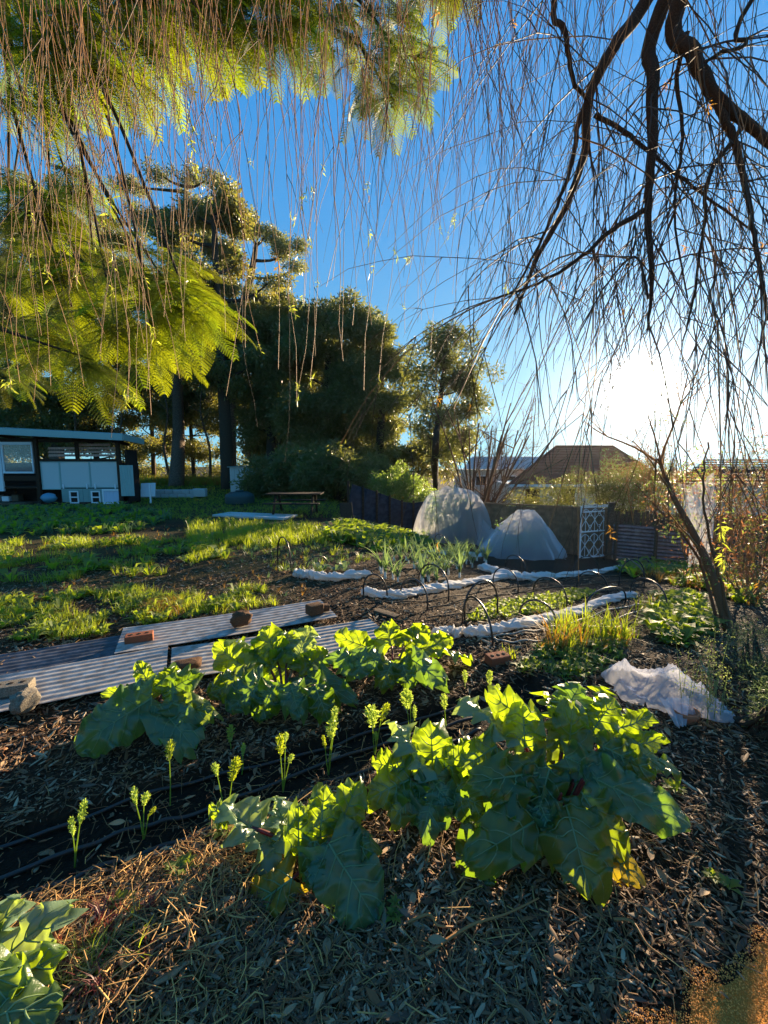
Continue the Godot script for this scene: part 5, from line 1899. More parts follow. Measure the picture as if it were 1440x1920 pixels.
func rhubarb() -> void:
	var G: StandardMaterial3D = M.rhubarb_green
	var D: StandardMaterial3D = M.rhubarb_dark
	var U: StandardMaterial3D = M.rhubarb_blue
	var P: StandardMaterial3D = M.rhubarb_pale
	var Y: StandardMaterial3D = M.rhubarb_yellow
	# each leaf: base, tip, width, way it faces, material, sag, ruffle, fold
	var plants := [
		["big spreading rhubarb clump at the right, nearest the gravel path", gp(Vector3(0.788, 0, -1.767)), [
			[Vector3(0.913, 0.271, -1.8), Vector3(1.231, 0.232, -1.55), 0.27, "c", U, 0.35, 1.0, 0.05],
			[Vector3(0.807, 0.194, -1.68), Vector3(0.789, 0.068, -1.42), 0.36, "c", D, 0.5, 0.8, 0.05],
			[Vector3(0.724, 0.129, -1.7), Vector3(0.349, 0.142, -1.48), 0.30, "c", D, 0.5, 0.9, 0.08],
			[Vector3(0.444, 0.089, -1.7), Vector3(0.357, -0.038, -1.5), 0.26, "c", D, 0.5, 0.9, 0.05],
			[Vector3(0.94, 0.064, -1.62), Vector3(1.013, 0.04, -1.48), 0.16, "c", Y, 0.6, 1.2, 0.1],
			[Vector3(0.659, 0.297, -1.95), Vector3(0.398, 0.493, -2), 0.22, "l", P, 0.35, 1.5, 0.25],
			[Vector3(0.74, 0.388, -2), Vector3(0.552, 0.51, -2.05), 0.20, "v", G, 0.3, 1.6, 0.3],
			[Vector3(0.959, 0.376, -2.05), Vector3(1.039, 0.526, -2.1), 0.24, "u", U, 0.4, 1.4, 0.2],
			[Vector3(0.903, 0.205, -1.9), Vector3(0.944, 0.506, -1.95), 0.23, "v", D, 0.25, 1.4, 0.3],
			[Vector3(1.04, 0.355, -1.95), Vector3(1.171, 0.504, -2), 0.19, "v", G, 0.3, 1.6, 0.25],
			[Vector3(1.181, 0.341, -2), Vector3(1.407, 0.391, -2.05), 0.14, "v", G, 0.4, 1.8, 0.2],
			[Vector3(1.198, 0.283, -1.95), Vector3(1.412, 0.329, -1.95), 0.13, "v", G, 0.4, 1.7, 0.2],
			[Vector3(0.695, 0.319, -1.9), Vector3(0.692, 0.498, -1.95), 0.22, "v", G, 0.3, 1.5, 0.3],
			[Vector3(1.048, 0.342, -1.85), Vector3(1.41, 0.222, -1.85), 0.20, "u", D, 0.6, 1.3, 0.1],
			[Vector3(1.047, 0.355, -1.85), Vector3(1.23, 0.292, -1.75), 0.2, "c", D, 0.6, 1.3, 0.1],
			[Vector3(0.726, 0.257, -1.8), Vector3(0.38, 0.286, -1.7), 0.24, "c", D, 0.6, 1.1, 0.1],
			[Vector3(0.688, 0.19, -1.72), Vector3(0.722, 0.137, -1.62), 0.17, "c", U, 0.7, 1.6, 0.3],
			[Vector3(0.6, 0.284, -1.8), Vector3(0.486, 0.159, -1.64), 0.26, "c", D, 0.5, 1.1, 0.1],
			[Vector3(0.879, 0.244, -1.75), Vector3(0.985, 0.073, -1.55), 0.26, "c", D, 0.6, 1.0, 0.1],
			[Vector3(0.545, 0.334, -1.88), Vector3(0.37, 0.284, -1.8), 0.2, "c", G, 0.6, 1.4, 0.1],
			[Vector3(0.775, 0.284, -1.8), Vector3(0.668, 0.127, -1.66), 0.24, "c", D, 0.6, 1.1, 0.1],
			[Vector3(0.881, 0.306, -2), Vector3(0.856, 0.481, -2.1), 0.2, "a", G, 0.3, 1.5, 0.25],
			[Vector3(1.093, 0.329, -2.1), Vector3(1.196, 0.483, -2.15), 0.18, "a", G, 0.4, 1.6, 0.25],
			[Vector3(0.871, 0.3, -1.85), Vector3(1.13, 0.243, -1.72), 0.22, "c", D, 0.6, 1.2, 0.1],
		]],
		["rhubarb clump joined to the left side of the biggest clump", gp(Vector3(0.206, 0, -1.827)), [
			[Vector3(0.209, 0.221, -1.88), Vector3(0.021, 0.424, -1.92), 0.20, "l", P, 0.3, 1.7, 0.25],
			[Vector3(0.243, 0.205, -1.9), Vector3(0.235, 0.404, -1.95), 0.25, "v", G, 0.2, 1.3, 0.25],
			[Vector3(0.3, 0.221, -1.88), Vector3(0.423, 0.333, -1.92), 0.13, "v", G, 0.3, 1.6, 0.3],
			[Vector3(0.239, 0.17, -1.8), Vector3(0.169, 0.073, -1.66), 0.26, "c", U, 0.5, 1.2, 0.1],
			[Vector3(0.127, 0.213, -1.82), Vector3(-0.073, 0.173, -1.74), 0.22, "c", G, 0.5, 1.4, 0.15],
			[Vector3(0.103, 0.245, -1.85), Vector3(-0.052, 0.249, -1.88), 0.18, "v", G, 0.4, 1.6, 0.2],
			[Vector3(0.302, 0.175, -1.8), Vector3(0.466, 0.155, -1.7), 0.24, "c", D, 0.6, 1.2, 0.1],
			[Vector3(0.151, 0.175, -1.8), Vector3(0.036, 0.121, -1.68), 0.2, "c", D, 0.6, 1.2, 0.1],
			[Vector3(0.335, 0.189, -1.85), Vector3(0.541, 0.203, -1.85), 0.2, "c", D, 0.5, 1.2, 0.1],
			[Vector3(0.207, 0.209, -1.86), Vector3(0.315, 0.137, -1.72), 0.22, "c", D, 0.6, 1.2, 0.1],
		]],
		["small rhubarb in the foreground with one yellow leaf", gp(Vector3(-0.274, 0, -1.598)), [
			[Vector3(-0.225, 0.177, -1.52), Vector3(-0.036, 0.026, -1.36), 0.33, "c", U, 0.25, 0.6, -0.08],
			[Vector3(-0.366, 0.057, -1.48), Vector3(-0.567, -0.013, -1.38), 0.19, "c", Y, 0.4, 1.0, 0.15],
			[Vector3(-0.456, 0.066, -1.6), Vector3(-0.683, 0.248, -1.62), 0.24, "l", P, 0.3, 1.6, 0.3],
			[Vector3(-0.414, 0.089, -1.62), Vector3(-0.483, 0.23, -1.68), 0.16, "l", P, 0.3, 1.6, 0.3],
			[Vector3(-0.36, 0.067, -1.58), Vector3(-0.364, 0.248, -1.62), 0.14, "v", G, 0.5, 2.0, 0.4],
			[Vector3(-0.272, 0.122, -1.6), Vector3(-0.263, 0.282, -1.68), 0.18, "v", G, 0.3, 1.4, 0.3],
			[Vector3(-0.206, 0.127, -1.62), Vector3(-0.114, 0.291, -1.7), 0.19, "v", G, 0.3, 1.4, 0.3],
			[Vector3(-0.286, 0.147, -1.55), Vector3(-0.278, 0.091, -1.42), 0.15, "c", D, 0.5, 1.4, 0.2],
			[Vector3(-0.663, 0.178, -1.62), Vector3(-0.737, 0.253, -1.62), 0.09, "v", G, 0.3, 1.6, 0.2],
			[Vector3(-0.179, 0.141, -1.58), Vector3(-0.043, 0.149, -1.5), 0.17, "c", D, 0.5, 1.2, 0.1],
		]],
		["left rhubarb in front of the pale corrugated sheet", gp(Vector3(-1.453, 0, -2.469)), [
			[Vector3(-1.45, 0.25, -2.45), Vector3(-1.731, 0.101, -2.2), 0.40, "c", D, 0.5, 0.9, 0.05],
			[Vector3(-1.387, 0.208, -2.42), Vector3(-1.078, 0.109, -2.18), 0.34, "c", D, 0.5, 0.9, 0.05],
			[Vector3(-1.451, 0.225, -2.48), Vector3(-1.794, 0.244, -2.52), 0.13, "v", G, 0.3, 1.5, 0.2],
			[Vector3(-1.505, 0.256, -2.55), Vector3(-1.618, 0.406, -2.6), 0.13, "v", G, 0.3, 1.8, 0.3],
			[Vector3(-1.41, 0.249, -2.5), Vector3(-1.199, 0.359, -2.55), 0.20, "v", D, 0.4, 1.5, 0.2],
			[Vector3(-1.437, 0.255, -2.52), Vector3(-1.367, 0.377, -2.6), 0.16, "v", G, 0.4, 1.6, 0.2],
			[Vector3(-1.303, 0.225, -2.42), Vector3(-1.016, 0.202, -2.32), 0.22, "c", D, 0.5, 1.2, 0.1],
			[Vector3(-1.512, 0.249, -2.5), Vector3(-1.687, 0.207, -2.45), 0.2, "c", D, 0.5, 1.2, 0.1],
		]],
		["middle back rhubarb with red stalks at its heart", gp(Vector3(-0.723, 0, -2.791)), [
			[Vector3(-0.974, 0.132, -2.98), Vector3(-1.343, 0.256, -3.17), 0.29, "v", G, 0.3, 1.4, 0.25],
			[Vector3(-0.824, 0.194, -3.06), Vector3(-0.981, 0.366, -3.27), 0.30, "v", G, 0.3, 1.6, 0.25],
			[Vector3(-0.672, 0.176, -3.08), Vector3(-0.611, 0.366, -3.27), 0.26, "u", P, 0.3, 1.6, 0.25],
			[Vector3(-0.729, 0.139, -3), Vector3(-1.049, 0.191, -3.12), 0.29, "v", G, 0.4, 1.6, 0.2],
			[Vector3(-0.644, 0.132, -2.98), Vector3(-0.46, 0.212, -3.17), 0.24, "v", G, 0.4, 1.6, 0.2],
			[Vector3(-0.622, 0.236, -2.62), Vector3(-0.53, 0.118, -2.45), 0.25, "c", U, 0.6, 1.3, 0.1],
			[Vector3(-0.572, 0.147, -2.92), Vector3(-0.214, 0.119, -2.62), 0.28, "c", D, 0.5, 1.1, 0.1],
			[Vector3(-0.81, 0.251, -2.66), Vector3(-1.005, 0.128, -2.52), 0.28, "c", D, 0.5, 1.2, 0.1],
			[Vector3(-0.913, 0.249, -2.7), Vector3(-1.159, 0.191, -2.6), 0.26, "c", D, 0.5, 1.2, 0.1],
			[Vector3(-0.458, 0.247, -2.6), Vector3(-0.357, 0.08, -2.48), 0.24, "c", D, 0.5, 1.2, 0.1],
			[Vector3(-0.728, 0.236, -2.62), Vector3(-0.805, 0.067, -2.5), 0.26, "c", D, 0.5, 1.2, 0.1],
			[Vector3(-0.912, 0.176, -3.08), Vector3(-1.186, 0.238, -3.28), 0.2, "a", G, 0.4, 1.6, 0.2],
			[Vector3(-0.745, 0.219, -3.08), Vector3(-0.82, 0.313, -3.32), 0.24, "a", G, 0.4, 1.6, 0.2],
		]],
		["right back rhubarb with a broad glowing leaf reaching right", gp(Vector3(0.107, 0, -3.151)), [
			[Vector3(0.244, 0.151, -3.3), Vector3(0.719, 0.071, -3.34), 0.30, "a", G, 0.3, 0.9, 0.1],
			[Vector3(-0.067, 0.146, -3.33), Vector3(-0.408, 0.226, -3.47), 0.24, "v", G, 0.3, 1.5, 0.2],
			[Vector3(0.068, 0.161, -3.38), Vector3(0.01, 0.293, -3.57), 0.26, "v", G, 0.4, 1.7, 0.25],
			[Vector3(0.181, 0.161, -3.38), Vector3(0.381, 0.233, -3.57), 0.26, "v", G, 0.4, 1.6, 0.2],
			[Vector3(0.29, 0.165, -3.33), Vector3(0.58, 0.178, -3.47), 0.24, "v", G, 0.4, 1.5, 0.2],
			[Vector3(0.2, 0.246, -2.98), Vector3(0.44, 0.124, -2.82), 0.26, "c", U, 0.6, 1.2, 0.1],
			[Vector3(-0.02, 0.249, -3), Vector3(-0.313, 0.174, -2.9), 0.26, "c", D, 0.6, 1.2, 0.1],
			[Vector3(0.06, 0.232, -2.95), Vector3(-0.019, 0.096, -2.82), 0.24, "c", D, 0.6, 1.2, 0.1],
			[Vector3(-0.121, 0.237, -3), Vector3(-0.429, 0.257, -2.95), 0.2, "c", D, 0.5, 1.3, 0.1],
			[Vector3(0.127, 0.24, -2.95), Vector3(0.191, 0.104, -2.82), 0.22, "c", D, 0.6, 1.2, 0.1],
		]],
	]
	for p in plants:
		var c: Vector3 = p[1]
		var o := thing("rhubarb_plant", p[0], "rhubarb", c, "rhubarb plants")
		for l in p[2]:
			var lm: StandardMaterial3D = l[4]
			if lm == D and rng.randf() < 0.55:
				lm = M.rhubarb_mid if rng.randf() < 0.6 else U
			add_leaf(o, l[0], l[1], l[2], l[3], lm, l[5], l[6], l[7], c + Vector3(rf(-0.04, 0.04), 0, rf(-0.04, 0.04)), M.rhubarb_stalk if rng.randf() < 0.6 else M.rhubarb_red)
		if p[2].size() >= 14:   # the red heart of short stalks and furled leaves
			for k in 9:
				var st := MB.new()
				var e := c + Vector3(rf(-0.10, 0.10), rf(0.15, 0.32), rf(-0.02, 0.12))
				st.tube([c + Vector3(rf(-0.03, 0.03), 0, rf(-0.03, 0.03)), c.lerp(e, 0.5) + rv(0.01), e], [0.012, 0.010, 0.006], 7)
				put("heart_stalk", st, M.rhubarb_red, o)

	# leafy lettuce-like plant in the bottom left corner
	var lc := gp(Vector3(-1.314, 0, -1.11))
	var lo := thing("leafy_plant", "large crinkled leafy plant cut off by the bottom left corner", "vegetable", lc)
	for l in [[Vector3(-1.283, 0.09, -1.14), Vector3(-1.044, 0.23, -1.22), 0.17, "l", M.rhubarb_pale, 0.4, 1.4, 0.15], [Vector3(-1.354, 0.113, -1.18), Vector3(-1.24, 0.215, -1.26), 0.15, "l", M.rhubarb_pale, 0.3, 1.5, 0.2], [Vector3(-1.165, 0.201, -1), Vector3(-0.957, 0.248, -1.08), 0.13, "l", G, 0.4, 1.4, 0.1],
			[Vector3(-1.107, 0.224, -0.93), Vector3(-0.857, 0.282, -0.93), 0.17, "u", D, 0.5, 1.0, 0.1], [Vector3(-1.241, 0.242, -1.02), Vector3(-0.99, 0.282, -0.98), 0.16, "u", G, 0.5, 1.4, 0.1], [Vector3(-1.38, 0.076, -1.15), Vector3(-1.291, 0.227, -1.2), 0.17, "v", G, 0.4, 1.4, 0.2]]:
		add_leaf(lo, l[0], l[1], l[2], l[3], l[4], l[5], l[6], l[7], lc, M.rhubarb_stalk)


# ---------------------------------------------------------------- seedlings

func feather(m: Material) -> ArrayMesh:   # a curled carrot leaf, 1 long up y
	var mb := MB.new()
	mb.tube([Vector3.ZERO, Vector3(0.03, 0.5, 0), Vector3(0.0, 1.0, 0.03)], [0.018, 0.015, 0.006], 4)
	for k in 11:
		var t := 0.02 + k * 0.088
		var len := 0.30 * sin(PI * (0.12 + 0.84 * t))
		for s in 5:
			var a := TAU * s / 5.0 + k * 0.9
			var d := Vector3(cos(a), rf(0.25, 0.8), sin(a)).normalized()
			var p := Vector3(0.03 * sin(PI * t), t, 0.02 * t)
			for q in 3:
				var b := p + d * len * (0.3 + 0.3 * q)
				var dd := (d + rv(0.7)).normalized()
				var sd := dd.cross(rv()).normalized() * 0.055
				var i := mb.vert(b - sd)
				mb.vert(b + dd * len * 0.7)
				mb.vert(b + sd)
				mb.tri(i, i + 1, i + 2)
	return mb.mesh(m)


func seedlings() -> void:
	var fe := [feather(M.seedling), feather(M.seedling), feather(M.grass)]
	# foot, then the fronds: lower point, top, one pair for each frond
	var list := [
		[Vector3(-1.352, 0, -1.627), [[150, 1545, 160, 1498], [137, 1565, 133, 1535]], "seedling nearest the left edge of the furrow"],
		[Vector3(-1.128, 0, -1.763), [[256, 1510, 250, 1474], [270, 1510, 276, 1486], [278, 1530, 292, 1512]], "seedling with three fronds, second from the left"],
		[Vector3(-1.098, 0, -1.948), [[318, 1425, 318, 1388]], "seedling with a single tall stem before the left rhubarb"],
		[Vector3(-0.926, 0, -2.33), [[431, 1392, 432, 1358]], "short seedling under the tip of the left rhubarb leaves"],
		[Vector3(-0.794, 0, -1.897), [[408, 1455, 402, 1430], [435, 1465, 443, 1418]], "forked seedling in the middle of the furrow"],
		[Vector3(-0.805, 0, -2.163), [[455, 1418, 457, 1392]], "faint seedling just behind the forked one"],
		[Vector3(-0.541, 0, -2.039), [[526, 1415, 527, 1376], [542, 1430, 549, 1415], [535, 1392, 536, 1372]], "straight seedling left of the small rhubarb tip"],
		[Vector3(-0.311, 0, -2.154), [[610, 1405, 606, 1378], [622, 1385, 624, 1345], [628, 1350, 629, 1324]], "tall seedling with stacked fronds left of the centre"],
		[Vector3(-0.055, 0, -2.33), [[699, 1365, 698, 1322], [714, 1352, 728, 1318], [704, 1390, 706, 1372]], "bushy seedling in front of the white leaf tip"],
		[Vector3(0.164, 0, -2.485), [[764, 1330, 762, 1290], [776, 1350, 778, 1322], [770, 1320, 770, 1300]], "tallest seedling right of the bushy one"],
		[Vector3(0.419, 0, -2.595), [[834, 1330, 832, 1300]], "seedling with a yellowing leaf beside the big clump"],
		[Vector3(0.628, 0, -3.007), [[872, 1280, 871, 1256]], "far seedling at the end of the furrow, left"],
		[Vector3(0.809, 0, -2.919), [[919, 1285, 918, 1256], [930, 1298, 934, 1284]], "far seedling at the end of the furrow, right"],
	]
	for s in list:
		var g := gp(s[0])
		var o := thing("carrot_seedling", s[2] + ", pale green", "seedling", g, "feathery seedlings along the drip hoses")
		for f in s[1]:
			var a := at_depth(f[0], f[1], g.z + rf(-0.02, 0.02))
			var b := at_depth(f[2], f[3], g.z + rf(-0.03, 0.03))
			var mb := MB.new()
			mb.tube([g - Vector3(0, 0.01, 0), g.lerp(a, 0.5) + Vector3(rf(-0.006, 0.006), 0, 0), a], [0.0032, 0.0026, 0.002], 5)
			var st := put("stem", mb, M.seedling, o)
			var y := (b - a)
			var len := y.length()
			y /= len
			var x := y.cross(Vector3(0, 0, 1)).normalized()
			place("frond", fe[rng.randi() % 3], Transform3D(Basis(x * len * rf(0.6, 0.95), y * len, x.cross(y) * len * rf(0.35, 0.7)).rotated(y, rf(0, 6)), a), st)


func at_depth(x: float, y: float, z: float) -> Vector3:   # the point that is z metres in front, on the line of sight through (x, y)
	var e := (960.0 - y) / 780.0
	var r := (x - 720.0) / 780.0
	var dz := 0.9934 + e * 0.1146
	var t := -z / dz
	return Vector3(r * t, 1.7 + (e * 0.9934 - 0.1146) * t, z)


# ---------------------------------------------------------------- what lies on the ground near by

func chip_mesh(seedn: int) -> ArrayMesh:
	var mb := MB.new()
	var r := RandomNumberGenerator.new()
	r.seed = seedn
	var n := 6
	var lo := []
	for k in n:
		var a := TAU * k / n
		var x := 0.5 * cos(a) * r.randf_range(0.75, 1.1)
		var z := 0.11 * sin(a) * r.randf_range(0.7, 1.3)
		lo.append(Vector3(x, 0.10 * x * x + r.randf_range(-0.015, 0.015), z))
	var up := Vector3(0, 0.055, 0)
	var i0 := mb.vert(up * 1.6)
	for p: Vector3 in lo:
		mb.vert(p * 0.93 + up)
	for k in n:
		mb.quad_out(i0, i0 + 1 + k, i0 + 1 + (k + 1) % n, i0 + 1 + (k + 1) % n, Vector3(0, -1, 0))
	var f := mb.v.size()
	for p: Vector3 in lo:
		mb.vert(p * 0.93 + up)
		mb.vert(p)
	for k in n:
		var k2 := (k + 1) % n
		mb.quad_out(f + k * 2, f + k2 * 2, f + k2 * 2 + 1, f + k * 2 + 1, Vector3.ZERO)
	return mb.mesh(M.litter)


func straw_mesh(seedn: int) -> ArrayMesh:
	var mb := MB.new()
	var r := RandomNumberGenerator.new()
	r.seed = seedn
	var b := r.randf_range(-0.12, 0.12)
	mb.tube([Vector3(-0.5, 0, 0), Vector3(-0.1, r.randf_range(0, 0.05), b), Vector3(0.5, 0, r.randf_range(-0.05, 0.05))], [0.011, 0.012, 0.009], 4)
	return mb.mesh(M.litter)


func near_litter() -> void:
	var chips := []
	for k in 5:
		chips.append(chip_mesh(k + 1))
	var xs := [[], [], [], [], []]
	var cs := [[], [], [], [], []]
	var tones := [Color(0.22, 0.115, 0.055), Color(0.34, 0.21, 0.11), Color(0.11, 0.052, 0.024), Color(0.46, 0.35, 0.22), Color(0.26, 0.115, 0.045), Color(0.19, 0.125, 0.08)]
	for k in 90000:
		var r := 0.85 + 8.2 * pow(rng.randf(), 1.9)
		var a := rf(-1.05, 1.05)
		var x := sin(a) * r
		var z := -cos(a) * r
		var q := x * 0.437 + z * 0.9
		if x < 1.3 and z > -3.8 and q > -2.36 and q < -1.95 and rng.randf() < 0.93:
			continue
		if z > -1.04 - 0.34 * (x - 0.62) and x > 0.5 and rng.randf() < 0.97:
			continue
		if x > 0.4 and z < -4.6 and rng.randf() < 0.5:
			continue
		var s := (0.014 + 0.05 * pow(rng.randf(), 1.7) + (0.05 if rng.randf() < 0.02 else 0.0)) * (1.0 if r < 3.0 else 1.3)
		var i := rng.randi() % 5
		xs[i].append(Transform3D(Basis.from_euler(Vector3(rng.randfn(0, 0.28), rf(0, TAU), rng.randfn(0, 0.28))) * Basis.from_scale(Vector3(s, s * rf(0.6, 1.3), s * rf(0.6, 1.2))), Vector3(x, hgt(x, z) + rf(0.0, 0.014), z)))
		cs[i].append(tones[rng.randi() % 6] * rf(0.38, 0.95))
	var mo := Node3D.new()
	mo.name = "wood_chips"
	add_child(mo)
	tag(mo, "loose brown wood chip mulch over the garden soil", "mulch", "", "stuff")
	for i in 5:
		many("chips", chips[i], xs[i], cs[i], mo)

	# straw: thick in the left foreground and round the near rhubarb, thin elsewhere
	var sm := []
	for k in 4:
		sm.append(straw_mesh(k + 40))
	var sx := [[], [], [], []]
	var sc := [[], [], [], []]
	for k in 11000:
		var x := rf(-1.5, 1.3)
		var z := rf(-2.3, -0.72)
		var q := x * 0.437 + z * 0.9
		var dense := smoothstep(-1.97, -1.85, q) * (1.0 - smoothstep(-1.3, -0.85, q)) * (1.0 - 0.82 * smoothstep(-0.55, -0.1, x)) * (1.0 - smoothstep(0.3, 0.8, x)) * (0.45 + 0.55 * smoothstep(-0.15, 0.2, nz.get_noise_2d(x * 160.0, z * 160.0)))
		dense = maxf(dense, 0.10)
		if rng.randf() > dense or (q < -1.93 and rng.randf() < 0.95):
			continue
		if z > -1.04 - 0.34 * (x - 0.62) and x > 0.5:
			continue
		var s := 0.03 + 0.18 * pow(rng.randf(), 1.8)
		var lift := rf(0.004, 0.05) * (0.5 + 0.5 * dense)
		var i := rng.randi() % 4
		sx[i].append(Transform3D(Basis.from_euler(Vector3(0, rf(0, TAU), rng.randfn(0, 0.24))) * Basis.from_scale(Vector3(s, 0.12, rf(0.07, 0.24))), Vector3(x, hgt(x, z) + lift, z)))
		sc[i].append(Color(0.64, 0.385, 0.125).lerp(Color(0.17, 0.07, 0.025), rng.randf()) * rf(0.7, 1.15))
	for k in 7000:
		var r := 0.9 + 5.5 * pow(rng.randf(), 1.5)
		var a := rf(-1.0, 1.0)
		var x := sin(a) * r
		var z := -cos(a) * r
		if z > -1.04 - 0.34 * (x - 0.62) and x > 0.5:
			continue
		var s := 0.02 + 0.16 * pow(rng.randf(), 2.2)
		var i := rng.randi() % 4
		sx[i].append(Transform3D(Basis.from_euler(Vector3(0, rf(0, TAU), rng.randfn(0, 0.15))) * Basis.from_scale(Vector3(s, 0.12, rf(0.07, 0.2))), Vector3(x, hgt(x, z) + rf(0.008, 0.025), z)))
		sc[i].append(Color(0.40, 0.24, 0.09).lerp(Color(0.16, 0.07, 0.03), rng.randf()) * rf(0.6, 1.2))
	var so := Node3D.new()
	so.name = "straw"
	add_child(so)
	tag(so, "loose straw mulch round the foreground rhubarb", "straw", "", "stuff")
	for i in 4:
		many("stalks", sm[i], sx[i], sc[i], so)
	# dead leaves
	var dl := []
	var dc := []
	for k in 380:
		var r := 0.95 + 4.0 * pow(rng.randf(), 1.4)
		var a := rf(-1.0, 1.0)
		var x := sin(a) * r
		var z := -cos(a) * r
		dl.append(Transform3D(Basis.from_euler(Vector3(rf(-0.4, 0.4), rf(0, TAU), rf(-0.4, 0.4))) * Basis.from_scale(Vector3.ONE * rf(0.04, 0.08)), Vector3(x, hgt(x, z) + 0.018, z)))
		dc.append(Color(0.30, 0.19, 0.10) * rf(0.5, 1.3))
	var dm := MB.new()
	dm.grid(4, 6, func(i: int, j: int) -> Vector3:
		var t := i / 2.0 - 1.0
		var s := j / 6.0
		return Vector3(t * 0.2 * sin(PI * pow(s, 0.8)), 0.14 * t * t * 0.5 - 0.2 * s * s, s))
	var dobj := many("dead_leaves", dm.mesh(M.litter), dl, dc)
	tag(dobj, "curled dead leaves scattered over the mulch", "leaves", "", "stuff")

	# little weeds in the straw, and a red leaved seedling patch
	var sp := rosette(8, M.weed)
	var wl := [[Vector3(-0.835, 0, -1.528), "small bright weed in the middle of the straw", 0.07], [Vector3(-0.989, 0, -1.396), "tiny weed left of the red seedlings in the straw", 0.05], [Vector3(-0.732, 0, -1.752), "pale weed at the edge of the straw by the drip hose", 0.08], [Vector3(1.356, 0, -1.507), "small bright weed on the chips near the right edge", 0.06], [Vector3(1.528, 0, -2.017), "grassy weed right of the big rhubarb clump", 0.07], [Vector3(0.03, 0, -1.383), "small weed beside the tip of the big foreground leaf", 0.05]]
	for w in wl:
		var o := thing("small_weed", w[1], "weed", gp(w[0]))
		for k in 4:
			place("leaves", sp, Transform3D(yaw(rf(0, 6), w[2] * rf(0.6, 1.1)), gp(w[0] + rv(0.03) * Vector3(1, 0, 1), 0.01)), o)
	var redp := tuft(14, 0.03, M.beet_red, 0.8)
	var grp := tuft(14, 0.025, M.weed, 1.1)
	var ry := [[Vector3(-1.099, 0, -1.358), "wine red seedling clump beside the corner leaf"], [Vector3(-0.966, 0, -1.306), "wine red seedling clump in the middle of the straw corner"], [Vector3(-0.862, 0, -1.259), "wine red seedling clump nearest the shaded straw"], [Vector3(-1.014, 0, -1.177), "mixed green and red clump below the corner leaf"], [Vector3(-0.869, 0, -1.155), "trailing green clump at the bottom left"]]
	for k in 5:
		var c := gp(ry[k][0])
		var o := thing("red_seedlings" if k < 3 else "trailing_weed", ry[k][1], "weed", c, "low clumps in the bottom left straw")
		for i in 7:
			var m: ArrayMesh = redp if (k < 3 and i < 5) or i < 2 else grp
			place("sprig", m, Transform3D(Basis.from_euler(Vector3(rf(-0.6, 0.6), rf(0, 6), rf(-0.6, 0.6))) * Basis.from_scale(Vector3.ONE * rf(0.05, 0.10)), gp(c + rv(0.09) * Vector3(1, 0, 1), 0.01)), o)
	# fallen sticks
	var sk := [[Vector3(0.118, 0, -1.227), Vector3(0.606, 0, -1.444), "long thin curved stick on the shaded mulch"], [Vector3(0.088, 0, -1.34), Vector3(0.252, 0, -1.327), "short thick stick beside the foreground leaf"], [Vector3(0.856, 0, -1.367), Vector3(0.958, 0, -1.25), "pale stick on the chips near the gravel path"], [Vector3(-0.484, 0, -2.726), Vector3(-0.665, 0, -2.55), "pale stick on the mulch between the back rhubarb plants"]]
	for s in sk:
		var a := gp(s[0], 0.02)
		var b := gp(s[1], 0.02)
		var mb := MB.new()
		var path := catmull([a, a.lerp(b, 0.35) + Vector3(0.02, 0.015, -0.02), a.lerp(b, 0.7) + Vector3(-0.01, 0.02, 0.015), b], 5)
		mb.tube(path, taper(path.size(), 0.006, 0.003), 6)
		tag(put("stick", mb, M.twig), s[2], "stick", "fallen sticks on the mulch")


# ---------------------------------------------------------------- trees overhead

func frond_mesh(m: Material, seedn: int) -> ArrayMesh:   # twice-feathered leaf, 1 long along z, drooping
	var mb := MB.new()
	var r := RandomNumberGenerator.new()
	r.seed = seedn
	var droop := r.randf_range(0.15, 0.35)
	var spine := func(t: float) -> Vector3: return Vector3(0, -droop * t * t, t)
	mb.tube([spine.call(0.0), spine.call(0.35), spine.call(0.7), spine.call(1.0)], [0.010, 0.008, 0.005, 0.002], 3, false)
	for k in 17:
		var t := 0.14 + k * 0.051
		var len := 0.27 * sin(PI * pow(0.16 + 0.80 * t, 1.1)) + 0.03
		var p: Vector3 = spine.call(t)
		for s in [-1.0, 1.0]:
			var d := Vector3(s, -0.18 + r.randf_range(-0.1, 0.1), 0.55).normalized()
			for q in 9:
				var u := 0.06 + q * 0.105
				var b: Vector3 = p + d * len * u + Vector3(0, -0.05 * u * u, 0)
				var l := 0.036 * (1.0 - 0.5 * u)
				for e: float in [-1.0, 1.0]:
					var dd: Vector3 = (d * 0.6 + Vector3(-d.z * s, 0.0, d.x * s) * e).normalized() * l
					var sd := d * 0.0085
					var i := mb.vert(b - sd)
					mb.vert(b + dd + sd * 0.3)
					mb.vert(b + sd)
					mb.tri(i, i + 1, i + 2)
	return mb.mesh(m)


